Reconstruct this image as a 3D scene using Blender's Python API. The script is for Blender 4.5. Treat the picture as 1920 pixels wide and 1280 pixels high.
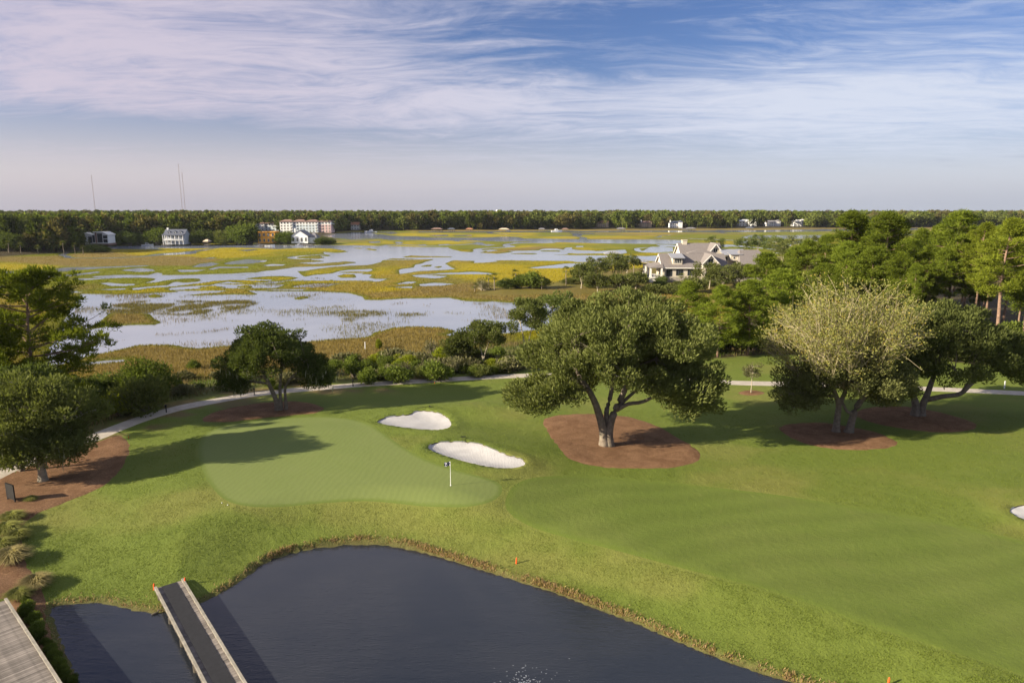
import bpy, bmesh, math, random
import numpy as np
from mathutils import Vector, Matrix
from mathutils.geometry import delaunay_2d_cdt

for o in list(bpy.data.objects):
    bpy.data.objects.remove(o)
scene = bpy.context.scene
COL = scene.collection
R = math.radians

# ------------------------------------------------------------------ camera
CAM_Z = 27.0
PITCH = R(10.9)
cd = bpy.data.cameras.new('camera')
cd.lens = 24.0
cd.sensor_width = 36.0
cd.clip_start = 0.5
cd.clip_end = 30000
cam = bpy.data.objects.new('camera', cd)
cam.location = (0, 0, CAM_Z)
cam.rotation_euler = (R(90) - PITCH, 0, 0)
COL.objects.link(cam)
scene.camera = cam

# ------------------------------------------------------------------ light
SUN_EL = R(21.0)
SUN_AZ = (-math.cos(R(19)), -math.sin(R(19)))          # horizontal direction towards the sun
sd_ = bpy.data.lights.new('sun', 'SUN')
sd_.energy = 5.0
sd_.angle = R(0.55)
sd_.color = (1.0, 0.88, 0.67)
sun = bpy.data.objects.new('sun', sd_)
tow = Vector((SUN_AZ[0] * math.cos(SUN_EL), SUN_AZ[1] * math.cos(SUN_EL), math.sin(SUN_EL)))
sun.rotation_euler = tow.to_track_quat('Z', 'Y').to_euler()
sun.location = (-60, -20, 60)
COL.objects.link(sun)

scene.view_settings.view_transform = 'Standard'
scene.view_settings.look = 'None'
scene.view_settings.gamma = 1.0
scene.view_settings.use_curve_mapping = False
scene.view_settings.exposure = 1.35
scene.cycles.use_denoising = True
scene.cycles.max_bounces = 6
scene.cycles.diffuse_bounces = 2
scene.cycles.glossy_bounces = 2
scene.cycles.transmission_bounces = 3
scene.cycles.transparent_max_bounces = 4
scene.cycles.volume_bounces = 0
scene.cycles.caustics_reflective = False
scene.cycles.caustics_refractive = False


class NT:
    """small wrapper to write node graphs as expressions"""
    def __init__(self, tree):
        self.t = tree
        self.n = tree.nodes
        self.l = tree.links

    def new(self, typ, **kw):
        nd = self.n.new(typ)
        for k, v in kw.items():
            setattr(nd, k, v)
        return nd

    def put(self, sock, v):
        if isinstance(v, bpy.types.NodeSocket):
            self.l.new(v, sock)
        elif v is not None:
            try:
                sock.default_value = v
            except Exception:
                sock.default_value = tuple(v) + (1.0,)

    def m(self, op, a, b=None, c=None, clamp=False):
        nd = self.new('ShaderNodeMath', operation=op)
        nd.use_clamp = clamp
        self.put(nd.inputs[0], a)
        if b is not None:
            self.put(nd.inputs[1], b)
        if c is not None:
            self.put(nd.inputs[2], c)
        return nd.outputs[0]

    def vm(self, op, a, b=None):
        nd = self.new('ShaderNodeVectorMath', operation=op)
        self.put(nd.inputs[0], a)
        if b is not None:
            self.put(nd.inputs[1], b)
        return nd.outputs[0]

    def mix(self, f, a, b, blend='MIX'):
        nd = self.new('ShaderNodeMix', data_type='RGBA', blend_type=blend)
        self.put(nd.inputs[0], f)
        self.put(nd.inputs[6], a)
        self.put(nd.inputs[7], b)
        return nd.outputs[2]

    def noise(self, vec, scale, detail=4, rough=0.55, dist=0.0, out=0):
        nd = self.new('ShaderNodeTexNoise')
        self.put(nd.inputs['Vector'], vec)
        self.put(nd.inputs['Scale'], scale)
        nd.inputs['Detail'].default_value = detail
        nd.inputs['Roughness'].default_value = rough
        nd.inputs['Distortion'].default_value = dist
        return nd.outputs[out]

    def ramp(self, f, a, b, lo=0.0, hi=1.0):
        nd = self.new('ShaderNodeMapRange')
        nd.interpolation_type = 'SMOOTHSTEP'
        self.put(nd.inputs['Value'], f)
        nd.inputs['From Min'].default_value = a
        nd.inputs['From Max'].default_value = b
        nd.inputs['To Min'].default_value = lo
        nd.inputs['To Max'].default_value = hi
        return nd.outputs['Result']

    def mapping(self, vec, loc=(0, 0, 0), rot=(0, 0, 0), scale=(1, 1, 1)):
        nd = self.new('ShaderNodeMapping')
        self.put(nd.inputs['Vector'], vec)
        nd.inputs['Location'].default_value = loc
        nd.inputs['Rotation'].default_value = rot
        nd.inputs['Scale'].default_value = scale
        return nd.outputs[0]

    def gauss(self, a, a0, sa, b, b0, sb):
        x = self.m('DIVIDE', self.m('SUBTRACT', a, a0), sa)
        y = self.m('DIVIDE', self.m('SUBTRACT', b, b0), sb)
        q = self.m('ADD', self.m('MULTIPLY', x, x), self.m('MULTIPLY', y, y))
        return self.m('EXPONENT', self.m('MULTIPLY', q, -0.5))


def make_world():
    w = bpy.data.worlds.new('World')
    scene.world = w
    w.use_nodes = True
    w.node_tree.nodes.clear()
    t = NT(w.node_tree)
    out = t.new('ShaderNodeOutputWorld')
    bg = t.new('ShaderNodeBackground')
    sky = t.new('ShaderNodeTexSky')
    sky.sky_type = 'NISHITA'
    sky.sun_disc = False
    sky.sun_elevation = SUN_EL
    sky.sun_rotation = math.atan2(SUN_AZ[0], SUN_AZ[1]) % (2 * math.pi)
    sky.altitude = 20
    sky.air_density = 1.0
    sky.dust_density = 0.6
    sky.ozone_density = 2.5
    tc = t.new('ShaderNodeTexCoord')
    d = tc.outputs['Generated']
    sp = t.new('ShaderNodeSeparateXYZ')
    t.l.new(d, sp.inputs[0])
    X, Y, Z = sp.outputs
    za = t.m('MAXIMUM', Z, 0.0)
    zc = t.m('ADD', za, 0.05)
    cb = t.new('ShaderNodeCombineXYZ')
    t.put(cb.inputs[0], t.m('DIVIDE', X, zc))
    t.put(cb.inputs[1], t.m('DIVIDE', Y, zc))
    P = cb.outputs[0]
    # slow warp, then a broad veil, drawn-out streaks and small ripples
    wv = t.vm('SCALE', t.noise(P, 0.35, 3, 0.5, 0, 1), None)
    wv.node.inputs['Scale'].default_value = 2.2
    PW = t.vm('ADD', P, wv)
    broad = t.noise(t.mapping(PW, (3.1, 1.7, 0), (0, 0, R(24)), (0.22, 0.5, 1)), 1.0, 6, 0.55, 0.5)
    streak = t.noise(t.mapping(PW, (7.3, 2.2, 0), (0, 0, R(18)), (0.5, 1.5, 1)), 1.0, 9, 0.66, 1.4)
    ripple = t.noise(t.mapping(PW, (1.3, 9.2, 0), (0, 0, R(40)), (2.0, 3.6, 1)), 1.0, 8, 0.68, 1.2)
    cover = t.m('MULTIPLY', t.gauss(X, -0.50, 0.30, Z, 0.185, 0.06), 0.24)
    cover = t.m('ADD', cover, t.m('MULTIPLY', t.gauss(X, 0.46, 0.27, Z, 0.135, 0.04), 0.26))
    cover = t.m('ADD', cover, t.m('MULTIPLY', t.gauss(X, -0.12, 0.20, Z, 0.14, 0.04), 0.12))
    cover = t.m('ADD', cover, t.m('MULTIPLY', t.gauss(X, 0.16, 0.15, Z, 0.235, 0.03), -0.08))
    cover = t.m('ADD', cover, t.m('MULTIPLY', t.gauss(X, -0.52, 0.22, Z, 0.096, 0.016), -0.22))
    cover = t.m('ADD', cover, t.ramp(Z, 0.27, 0.42, 0.0, 0.16))
    body = t.m('ADD', t.m('MULTIPLY', broad, 0.48), t.m('MULTIPLY', streak, 0.52))
    body = t.m('ADD', body, t.m('MULTIPLY', t.m('SUBTRACT', ripple, 0.5), 0.42))
    body = t.m('ADD', body, cover)
    veil = t.ramp(body, 0.43, 0.86)
    # thick air low down
    low = t.m('EXPONENT', t.m('MULTIPLY', t.m('POWER', t.m('DIVIDE', za, 0.105), 2.0), -1.0))
    side = t.ramp(X, -0.55, 0.5)
    ccol = t.mix(side, (0.262, 0.235, 0.276, 1), (0.280, 0.300, 0.350, 1))
    lcol = t.mix(side, (0.290, 0.250, 0.252, 1), (0.278, 0.280, 0.304, 1))
    dcol = t.mix(side, (0.160, 0.155, 0.184, 1), (0.170, 0.182, 0.216, 1))
    skyc = t.vm('SCALE', sky.outputs[0], None)
    skyc.node.inputs['Scale'].default_value = 0.036
    skyc = t.mix(1.0, skyc, (0.70, 0.82, 1.20, 1), 'MULTIPLY')
    c = t.mix(t.m('MULTIPLY', low, 0.9), skyc, lcol)
    lowest = t.m('EXPONENT', t.m('MULTIPLY', t.m('POWER', t.m('DIVIDE', za, 0.035), 2.0), -1.0))
    c = t.mix(t.m('MULTIPLY', lowest, 0.75), c, dcol)
    c = t.mix(t.m('MULTIPLY', veil, t.ramp(Z, 0.03, 0.10, 0.15, 0.92)), c, ccol)
    # a few flat grey bars near the horizon
    bars = t.noise(t.mapping(d, (0.4, 0.1, 0.0), (0, 0, 0), (3.0, 3.0, 60)), 1.0, 4, 0.5, 0.3)
    bmask = t.m('MULTIPLY', t.ramp(bars, 0.64, 0.74), t.gauss(Z, 0.05, 0.02, Y, 1.0, 3.0))
    c = t.mix(t.m('MULTIPLY', bmask, 0.55), c, (0.165, 0.175, 0.225, 1))
    t.put(bg.inputs['Color'], c)
    bg.inputs['Strength'].default_value = 1.0
    t.l.new(bg.outputs[0], out.inputs[0])


make_world()

# ------------------------------------------------------------------ projection of traced outlines onto the ground
CT, ST = math.cos(PITCH), math.sin(PITCH)


def ray(px, py):
    u = (px - 960) / 1280.0
    v = (640 - py) / 1280.0
    return u, CT + v * ST, -ST + v * CT


def flat(pts, z):
    """picture points -> world (x, y) on the level z"""
    o = []
    for px, py in pts:
        dx, dy, dz = ray(px, py)
        t = (z - CAM_Z) / min(dz, -0.004)
        o.append((dx * t, dy * t))
    return np.array(o)


def at(px, py, Y):
    dx, dy, dz = ray(px, py)
    t = Y / dy
    return Vector((dx * t, Y, CAM_Z + dz * t))


# ------------------------------------------------------------------ numpy helpers
def _hash(ix, iy, seed):
    h = (ix.astype(np.int64) * 374761393 + iy.astype(np.int64) * 668265263 + seed * 1442695041) & 0xFFFFFFFF
    h = ((h ^ (h >> 13)) * 1274126177) & 0xFFFFFFFF
    h = h ^ (h >> 16)
    return (h & 0xFFFFFF) / float(0xFFFFFF)


def vnoise(x, y, seed=0):
    x = np.asarray(x, float); y = np.asarray(y, float)
    ix = np.floor(x); iy = np.floor(y)
    fx = x - ix; fy = y - iy
    fx = fx * fx * (3 - 2 * fx); fy = fy * fy * (3 - 2 * fy)
    a = _hash(ix, iy, seed); b = _hash(ix + 1, iy, seed)
    c = _hash(ix, iy + 1, seed); d = _hash(ix + 1, iy + 1, seed)
    return (a * (1 - fx) + b * fx) * (1 - fy) + (c * (1 - fx) + d * fx) * fy


def fbm(x, y, seed=0, octs=4, gain=0.5):
    s = 0; a = 1; n = 0
    for k in range(octs):
        s = s + a * vnoise(x * 2 ** k, y * 2 ** k, seed + k * 17)
        n += a; a *= gain
    return s / n


def sst(a, b, x):
    t = np.clip((x - a) / (b - a), 0, 1)
    return t * t * (3 - 2 * t)


def sdpoly(x, y, poly):
    """signed distance, positive inside"""
    x = np.asarray(x, float); y = np.asarray(y, float)
    A = np.asarray(poly, float)
    B = np.roll(A, -1, 0)
    E_ = B - A
    L = (E_ * E_).sum(1) + 1e-12
    ey = np.where(E_[:, 1] == 0, 1e-12, E_[:, 1])
    out = np.empty(x.size)
    xf, yf = x.ravel(), y.ravel()
    step = max(1, 400000 // len(A))
    for i in range(0, x.size, step):
        X = xf[i:i + step, None] - A[:, 0]
        Y = yf[i:i + step, None] - A[:, 1]
        t = np.clip((X * E_[:, 0] + Y * E_[:, 1]) / L, 0, 1)
        dx = X - t * E_[:, 0]; dy = Y - t * E_[:, 1]
        d = np.sqrt((dx * dx + dy * dy).min(1))
        yy = yf[i:i + step, None]
        c = (A[:, 1] > yy) != (B[:, 1] > yy)
        ins = (c & (X < Y * (E_[:, 0] / ey))).sum(1) % 2 == 1
        out[i:i + step] = np.where(ins, d, -d)
    return out.reshape(x.shape)


def sd_near(x, y, poly, margin=1.0):
    """sdpoly, evaluated only close to the outline's box"""
    lo = np.min(poly, 0) - margin; hi = np.max(poly, 0) + margin
    m = (x > lo[0]) & (x < hi[0]) & (y > lo[1]) & (y < hi[1])
    out = np.full(np.shape(x), -margin - 1.0)
    if m.any():
        out[m] = sdpoly(x[m], y[m], poly)
    return out


def smooth_closed(pts, step):
    """Catmull-Rom through the points of a closed outline, resampled to about `step` metres"""
    pts = np.asarray(pts, float)
    n = len(pts)
    out = []
    for i in range(n):
        p0, p1, p2, p3 = pts[i - 1], pts[i], pts[(i + 1) % n], pts[(i + 2) % n]
        L = np.linalg.norm(p2 - p1)
        k = max(1, int(round(L / step)))
        for j in range(k):
            t = j / k
            out.append(0.5 * ((2 * p1) + (-p0 + p2) * t + (2 * p0 - 5 * p1 + 4 * p2 - p3) * t * t + (-p0 + 3 * p1 - 3 * p2 + p3) * t ** 3))
    return np.array(out)


def smooth_open(pts, step):
    pts = np.asarray(pts, float)
    n = len(pts)
    out = []
    for i in range(n - 1):
        p1, p2 = pts[i], pts[i + 1]
        p0 = pts[i - 1] if i else 2 * p1 - p2
        p3 = pts[i + 2] if i + 2 < n else 2 * p2 - p1
        k = max(1, int(round(np.linalg.norm(p2 - p1) / step)))
        for j in range(k):
            t = j / k
            out.append(0.5 * ((2 * p1) + (-p0 + p2) * t + (2 * p0 - 5 * p1 + 4 * p2 - p3) * t * t + (-p0 + 3 * p1 - 3 * p2 + p3) * t ** 3))
    out.append(pts[-1])
    return np.array(out)


# ------------------------------------------------------------------ scene-graph helpers
def tag(o, label=None, cat=None, group=None, kind=None):
    if label: o['label'] = label
    if cat: o['category'] = cat
    if group: o['group'] = group
    if kind: o['kind'] = kind
    return o


def empty(name, loc, rz=0.0):
    o = bpy.data.objects.new(name, None)
    o.empty_display_size = 0.3
    o.location = loc
    o.rotation_euler = (0, 0, rz)
    COL.objects.link(o)
    return o


def np_mesh(name, V, F, smooth=False, attrs=None):
    """V (n,3); F (m,3) or (m,4) or list of such arrays"""
    me = bpy.data.meshes.new(name)
    V = np.asarray(V, np.float32)
    if not isinstance(F, list):
        F = [F]
    F = [np.asarray(f, np.int32) for f in F if len(f)]
    nl = sum(f.size for f in F)
    npoly = sum(len(f) for f in F)
    me.vertices.add(len(V)); me.loops.add(nl); me.polygons.add(npoly)
    me.vertices.foreach_set('co', V.ravel())
    me.loops.foreach_set('vertex_index', np.concatenate([f.ravel() for f in F]))
    tot = np.concatenate([np.full(len(f), f.shape[1], np.int32) for f in F])
    start = np.concatenate([[0], np.cumsum(tot)[:-1]]).astype(np.int32)
    me.polygons.foreach_set('loop_start', start)
    me.polygons.foreach_set('loop_total', tot)
    if smooth:
        me.polygons.foreach_set('use_smooth', np.ones(npoly, bool))
    me.update(calc_edges=True)
    if attrs:
        for k, a in attrs.items():
            a = np.asarray(a, np.float32)
            if a.ndim == 1:
                at_ = me.attributes.new(k, 'FLOAT', 'POINT')
                at_.data.foreach_set('value', a)
            else:
                at_ = me.attributes.new(k, 'FLOAT_COLOR', 'POINT')
                at_.data.foreach_set('color', np.concatenate([a, np.ones((len(a), 1), np.float32)], 1).ravel())
    return me


def add_obj(name, me, mat=None, parent=None, loc=None):
    o = bpy.data.objects.new(name, me)
    COL.objects.link(o)
    if mat is not None and len(me.materials) == 0:
        me.materials.append(mat)
    if parent is not None:
        o.parent = parent
    if loc is not None:
        o.location = loc
    return o


def copy_tree(o, parent=None):
    c = o.copy()
    COL.objects.link(c)
    c.parent = parent
    for ch in o.children:
        copy_tree(ch, c)
    return c


class MB:
    """collects boxes, prisms and tubes and links them as one mesh"""
    def __init__(self):
        self.v = []
        self.f = []

    def add(self, vs, fs):
        b = len(self.v)
        self.v += [tuple(p) for p in vs]
        self.f += [tuple(i + b for i in f) for f in fs]
        return self

    def box(self, x0, x1, y0, y1, z0, z1):
        vs = [(x, y, z) for z in (z0, z1) for y in (y0, y1) for x in (x0, x1)]
        return self.add(vs, [(0, 2, 3, 1), (4, 5, 7, 6), (0, 1, 5, 4), (2, 6, 7, 3), (0, 4, 6, 2), (1, 3, 7, 5)])

    def bar(self, a, b, w, h):
        """rectangular bar from a to b, w across, h in the other direction"""
        a = Vector(a); b = Vector(b)
        d = (b - a).normalized()
        up = Vector((0, 0, 1)) if abs(d.z) < 0.95 else Vector((0, 1, 0))
        s = d.cross(up).normalized() * (w / 2)
        u = s.cross(d).normalized() * (h / 2)
        vs = [a - s - u, a + s - u, a + s + u, a - s + u, b - s - u, b + s - u, b + s + u, b - s + u]
        return self.add(vs, [(0, 1, 2, 3), (7, 6, 5, 4), (0, 4, 5, 1), (1, 5, 6, 2), (2, 6, 7, 3), (3, 7, 4, 0)])

    def extrude(self, poly, vec):
        """closed prism from a planar polygon of 3D points moved along vec"""
        n = len(poly)
        p = [Vector(q) for q in poly]
        q = [a + Vector(vec) for a in p]
        fs = [tuple(range(n)), tuple(range(2 * n - 1, n - 1, -1))]
        fs += [(i, i + n, (i + 1) % n + n, (i + 1) % n) for i in range(n)]
        return self.add(p + q, fs)

    def tube(self, pts, rad, sides=6, cap=True):
        pts = [Vector(p) for p in pts]
        n = len(pts)
        vs = []
        for i, p in enumerate(pts):
            d = (pts[min(i + 1, n - 1)] - pts[max(i - 1, 0)]).normalized()
            up = Vector((0, 0, 1)) if abs(d.z) < 0.9 else Vector((1, 0, 0))
            s = d.cross(up).normalized(); u = s.cross(d)
            for k in range(sides):
                a = 2 * math.pi * k / sides
                vs.append(p + (s * math.cos(a) + u * math.sin(a)) * rad[i])
        fs = []
        for i in range(n - 1):
            for k in range(sides):
                a = i * sides + k; b = i * sides + (k + 1) % sides
                fs.append((a, b, b + sides, a + sides))
        if cap:
            fs.append(tuple(range(sides - 1, -1, -1)))
            fs.append(tuple((n - 1) * sides + k for k in range(sides)))
        return self.add(vs, fs)

    def mesh(self, name, smooth=False):
        me = bpy.data.meshes.new(name)
        me.from_pydata([tuple(p) for p in self.v], [], self.f)
        bm = bmesh.new(); bm.from_mesh(me)
        bmesh.ops.recalc_face_normals(bm, faces=bm.faces)
        bm.to_mesh(me); bm.free()
        if smooth:
            me.polygons.foreach_set('use_smooth', [True] * len(me.polygons))
        me.update()
        return me

    def build(self, name, mat, parent=None, loc=None, smooth=False):
        return add_obj(name, self.mesh(name, smooth), mat, parent, loc)


# ------------------------------------------------------------------ materials
MATS = {}


def new_mat(name):
    m = bpy.data.materials.new(name)
    m.use_nodes = True
    m.node_tree.nodes.clear()
    t = NT(m.node_tree)
    out = t.new('ShaderNodeOutputMaterial')
    MATS[name] = m
    return m, t, out


def geo_pos(t):
    return t.new('ShaderNodeNewGeometry').outputs['Position']


def bump(t, h, strength, dist):
    b = t.new('ShaderNodeBump')
    b.inputs['Strength'].default_value = strength
    b.inputs['Distance'].default_value = dist
    t.l.new(h, b.inputs['Height'])
    return b.outputs[0]


def plain(name, col, rough=0.7, var=0.15, scale=3.0, metal=0.0, spec=0.3, dirt=None, bumps=None, objvar=0.0):
    """painted / wooden / stone surface: base colour with mottling and optional weathering"""
    m, t, out = new_mat(name)
    tc = t.new('ShaderNodeTexCoord').outputs['Object']
    n = t.noise(tc, scale, 5, 0.6)
    a = tuple(c * (1 - var) for c in col) + (1,)
    b = tuple(min(1, c * (1 + var)) for c in col) + (1,)
    c = t.mix(t.ramp(n, 0.3, 0.7), a, b)
    if dirt:
        c = t.mix(t.m('MULTIPLY', t.ramp(t.noise(tc, scale * 0.4, 6, 0.65), 0.5, 0.75), 0.6), c, tuple(dirt) + (1,))
    if objvar:
        k = t.m('ADD', 1 - objvar, t.m('MULTIPLY', t.new('ShaderNodeObjectInfo').outputs['Random'], 2 * objvar))
        c = t.vm('SCALE', c, None)
        t.put(c.node.inputs['Scale'], k)
    p = t.new('ShaderNodeBsdfPrincipled')
    t.put(p.inputs['Base Color'], c)
    p.inputs['Roughness'].default_value = rough
    p.inputs['Metallic'].default_value = metal
    p.inputs['Specular IOR Level'].default_value = spec
    if bumps:
        t.l.new(bump(t, t.noise(tc, bumps[0], 4, 0.6), bumps[1], bumps[2]), p.inputs['Normal'])
    t.l.new(p.outputs[0], out.inputs[0])
    return m


def leafmat(name, dark, light, trans=0.3, tipcol=None, objvar=0.25):
    """foliage: every leaf its own shade, every plant its own cast"""
    m, t, out = new_mat(name)
    g = t.new('ShaderNodeNewGeometry')
    rnd = g.outputs['Random Per Island']
    oi = t.new('ShaderNodeObjectInfo').outputs['Random']
    c = t.mix(rnd, tuple(dark) + (1,), tuple(light) + (1,))
    pn = t.noise(g.outputs['Position'], 0.55, 3, 0.5)
    c = t.mix(t.ramp(pn, 0.35, 0.65, 0.0, 0.45), c, tuple(x * 1.35 for x in light) + (1,))
    if tipcol:
        c = t.mix(t.ramp(rnd, 0.86, 0.9), c, tuple(tipcol) + (1,))
    br = t.m('ADD', 1 - objvar, t.m('MULTIPLY', oi, 2 * objvar))
    sc = t.vm('SCALE', c, None)
    t.put(sc.node.inputs['Scale'], br)
    d = t.new('ShaderNodeBsdfDiffuse')
    t.put(d.inputs['Color'], sc)
    tr = t.new('ShaderNodeBsdfTranslucent')
    t.put(tr.inputs['Color'], t.mix(1.0, sc, (1.15, 1.2, 0.6, 1), 'MULTIPLY'))
    mx = t.new('ShaderNodeMixShader')
    mx.inputs[0].default_value = trans
    t.l.new(d.outputs[0], mx.inputs[1]); t.l.new(tr.outputs[0], mx.inputs[2])
    t.l.new(mx.outputs[0], out.inputs[0])
    return m


def water_mat(name, base, rough, wave_scale, wave_str, stretch=(1, 1, 1), mott=None, spec=0.5):
    m, t, out = new_mat(name)
    p = t.new('ShaderNodeBsdfPrincipled')
    pos = geo_pos(t)
    c = base
    if mott:
        c = t.mix(t.ramp(t.noise(pos, mott[0], 5, 0.6, 0.4), 0.35, 0.7), tuple(base) + (1,), tuple(mott[1]) + (1,))
        t.put(p.inputs['Base Color'], c)
    else:
        p.inputs['Base Color'].default_value = tuple(base) + (1,)
    p.inputs['IOR'].default_value = 1.33
    p.inputs['Roughness'].default_value = rough
    p.inputs['Specular IOR Level'].default_value = spec
    v = t.mapping(pos, (0, 0, 0), (0, 0, R(28)), stretch)
    h = t.m('ADD', t.noise(v, wave_scale, 3, 0.6, 0.6), t.m('MULTIPLY', t.noise(v, wave_scale * 0.22, 3, 0.5), 1.2))
    t.l.new(bump(t, h, wave_str, 0.04), p.inputs['Normal'])
    t.l.new(p.outputs[0], out.inputs[0])
    return m


def turf_mat(name, c1, c2, c3, fine=14.0, fine_amt=0.25, stripe=None, bumpd=0.03, attr=None, speck=0.3, edge=None):
    """mown or rough grass: broad patches, blade-scale mottling, optional mowing bands"""
    m, t, out = new_mat(name)
    pos = geo_pos(t)
    if attr:
        an = t.new('ShaderNodeAttribute'); an.attribute_name = attr
        base = an.outputs['Color']
        big = t.ramp(t.noise(pos, 0.13, 5, 0.6, 0.3), 0.42, 0.68)
        c = t.mix(t.m('MULTIPLY', big, 0.35), base, t.mix(1.0, base, (1.28, 1.14, 1.3, 1), 'MULTIPLY'))
    else:
        big = t.ramp(t.noise(pos, 0.11, 5, 0.6, 0.3), 0.35, 0.68)
        c = t.mix(big, tuple(c1) + (1,), tuple(c2) + (1,))
        mid = t.ramp(t.noise(pos, 0.9, 5, 0.65), 0.56, 0.75)
        c = t.mix(t.m('MULTIPLY', mid, 0.4), c, tuple(c3) + (1,))
    if stripe:
        w = t.new('ShaderNodeTexWave')
        w.wave_type = 'BANDS'; w.bands_direction = 'X'
        t.put(w.inputs['Vector'], t.mapping(pos, (0, 0, 0), (0, 0, stripe[0]), (1, 1, 1)))
        w.inputs['Scale'].default_value = stripe[1]
        w.inputs['Distortion'].default_value = stripe[3]
        w.inputs['Detail'].default_value = 2
        w.inputs['Detail Scale'].default_value = 0.6
        k = t.m('ADD', 1 - stripe[2], t.m('MULTIPLY', w.outputs['Fac'], 2 * stripe[2]))
        s = t.vm('SCALE', c, None); t.put(s.node.inputs['Scale'], k); c = s
    sp_ = t.ramp(t.noise(pos, 4.2, 5, 0.7), 0.55, 0.72)
    c = t.mix(t.m('MULTIPLY', sp_, speck), c, t.mix(1.0, c, (1.3, 1.2, 1.4, 1), 'MULTIPLY'))
    if edge:
        ea = t.new('ShaderNodeAttribute'); ea.attribute_name = 'edge'
        ef = t.m('ADD', ea.outputs['Fac'], t.m('MULTIPLY', t.m('SUBTRACT', t.noise(pos, 2.5, 4, 0.6), 0.5), 0.5))
        c = t.mix(t.ramp(ef, 0.05, edge[0]), tuple(edge[1]) + (1,), c)
    f = t.noise(pos, fine, 4, 0.7)
    k = t.m('ADD', 1 - fine_amt, t.m('MULTIPLY', f, 2 * fine_amt))
    s = t.vm('SCALE', c, None); t.put(s.node.inputs['Scale'], k)
    p = t.new('ShaderNodeBsdfPrincipled')
    t.put(p.inputs['Base Color'], s)
    p.inputs['Roughness'].default_value = 0.85
    p.inputs['Specular IOR Level'].default_value = 0.15
    hh = t.m('ADD', t.noise(pos, fine * 0.8, 4, 0.75), t.m('MULTIPLY', t.noise(pos, fine * 0.1, 3, 0.6), 2.0))
    t.l.new(bump(t, hh, 0.8, bumpd), p.inputs['Normal'])
    t.l.new(p.outputs[0], out.inputs[0])
    return m

# ------------------------------------------------------------------ terrain: outlines traced from the picture, laid on the ground
POND_Z = 0.9
FAR_LAND = flat([(-700, 500), (-200, 487), (0, 483), (90, 477), (150, 473), (200, 467), (203, 463), (215, 459.5), (300, 457.5), (440, 457), (600, 457),
                 (627, 454), (640, 448), (612, 443), (640, 434.5), (720, 432.5), (900, 431.5), (1200, 429.5), (1500, 428), (1920, 425.5), (2800, 424)], 0.3)
FAR_LAND = np.vstack([FAR_LAND, [[9000, 12000], [-9000, 12000]]])
GOLF_LAND = flat([(-900, 790), (0, 742), (150, 712), (260, 716), (330, 712), (420, 702), (560, 692), (700, 683), (800, 670), (860, 655),
                  (950, 640), (1050, 632), (1200, 622), (1300, 612), (1400, 590), (1500, 560), (1600, 530), (1900, 490), (2600, 470)], 0.5)
GOLF_LAND = np.vstack([GOLF_LAND, [[260, 0], [120, -60], [-120, -60], [-140, 20]]])
HOUSE_LAND = flat([(880, 552), (905, 540), (1000, 535), (1040, 530), (1100, 510), (1180, 503), (1300, 492), (1480, 480), (1700, 470), (1700, 540),
                   (1500, 556), (1420, 553), (1300, 548), (1180, 549), (1080, 552), (1000, 552), (940, 555)], 0.5)
POND = flat([(90, 1141), (110, 1133), (150, 1130), (200, 1130), (240, 1140), (280, 1147), (300, 1148), (330, 1142), (372, 1131), (395, 1120),
             (440, 1095), (480, 1066), (500, 1052), (540, 1038), (590, 1027), (640, 1021), (680, 1019), (740, 1023), (800, 1036), (880, 1060),
             (960, 1085), (1040, 1110), (1120, 1140), (1200, 1170), (1280, 1205), (1360, 1237), (1440, 1265), (1520, 1290), (1640, 1340),
             (1640, 1500), (1300, 1650), (800, 1700), (350, 1600), (190, 1370), (152, 1300), (140, 1270), (128, 1240), (113, 1205), (100, 1170)], POND_Z)
POND = smooth_closed(POND, 0.7)


def pt_on(px, py, z):
    return flat([(px, py)], z)[0]


def gbump(x, y, c, sx, sy, ang=0.0):
    ca, sa = math.cos(ang), math.sin(ang)
    dx, dy = x - c[0], y - c[1]
    a = (dx * ca + dy * sa) / sx
    b = (-dx * sa + dy * ca) / sy
    return np.exp(-0.5 * (a * a + b * b))


GREEN_C = pt_on(640, 868, 2.8)
B_C = pt_on(840, 762, 2.6)


def land_h(x, y):
    """land before the pond, bunkers: golf ground, the house's spit, the far shore; metres above the tide"""
    sg = sdpoly(x, y, GOLF_LAND)
    h = -0.8 + 1.2 * sst(-3, 0, sg) + 1.6 * sst(0, 13, sg)
    near = sst(0, 12, sg)
    r = np.sqrt(((x - GREEN_C[0]) / 17.5) ** 2 + ((y - GREEN_C[1]) / 13.5) ** 2)
    h = h + near * (0.85 * (1 - sst(0.75, 1.45, r)))
    h = h + near * 0.75 * gbump(x, y, B_C, 8.5, 2.6, R(4))
    h = h + near * 0.45 * gbump(x, y, pt_on(1010, 850, 2.4), 4.5, 3.0, R(30))
    h = h + near * 0.6 * gbump(x, y, pt_on(1990, 930, 2.4), 7, 3.5, R(10))
    h = h + near * 0.35 * (fbm(x * 0.035, y * 0.035, 5, 3) - 0.5) * 2
    return h


def h1(x, y):
    x = np.asarray(x, float); y = np.asarray(y, float)
    h = land_h(x, y)
    d = -sdpoly(x, y, POND)
    k = 0.22 * sst(0, 0.35, d) + 0.78 * sst(0.0, 7.5, d)
    out = POND_Z + (h - POND_Z) * k
    ins = POND_Z - 1.1 * sst(0, 2.5, -d)
    far = d > 12
    return np.where(d < 0, ins, np.where(far, h, out))


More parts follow.
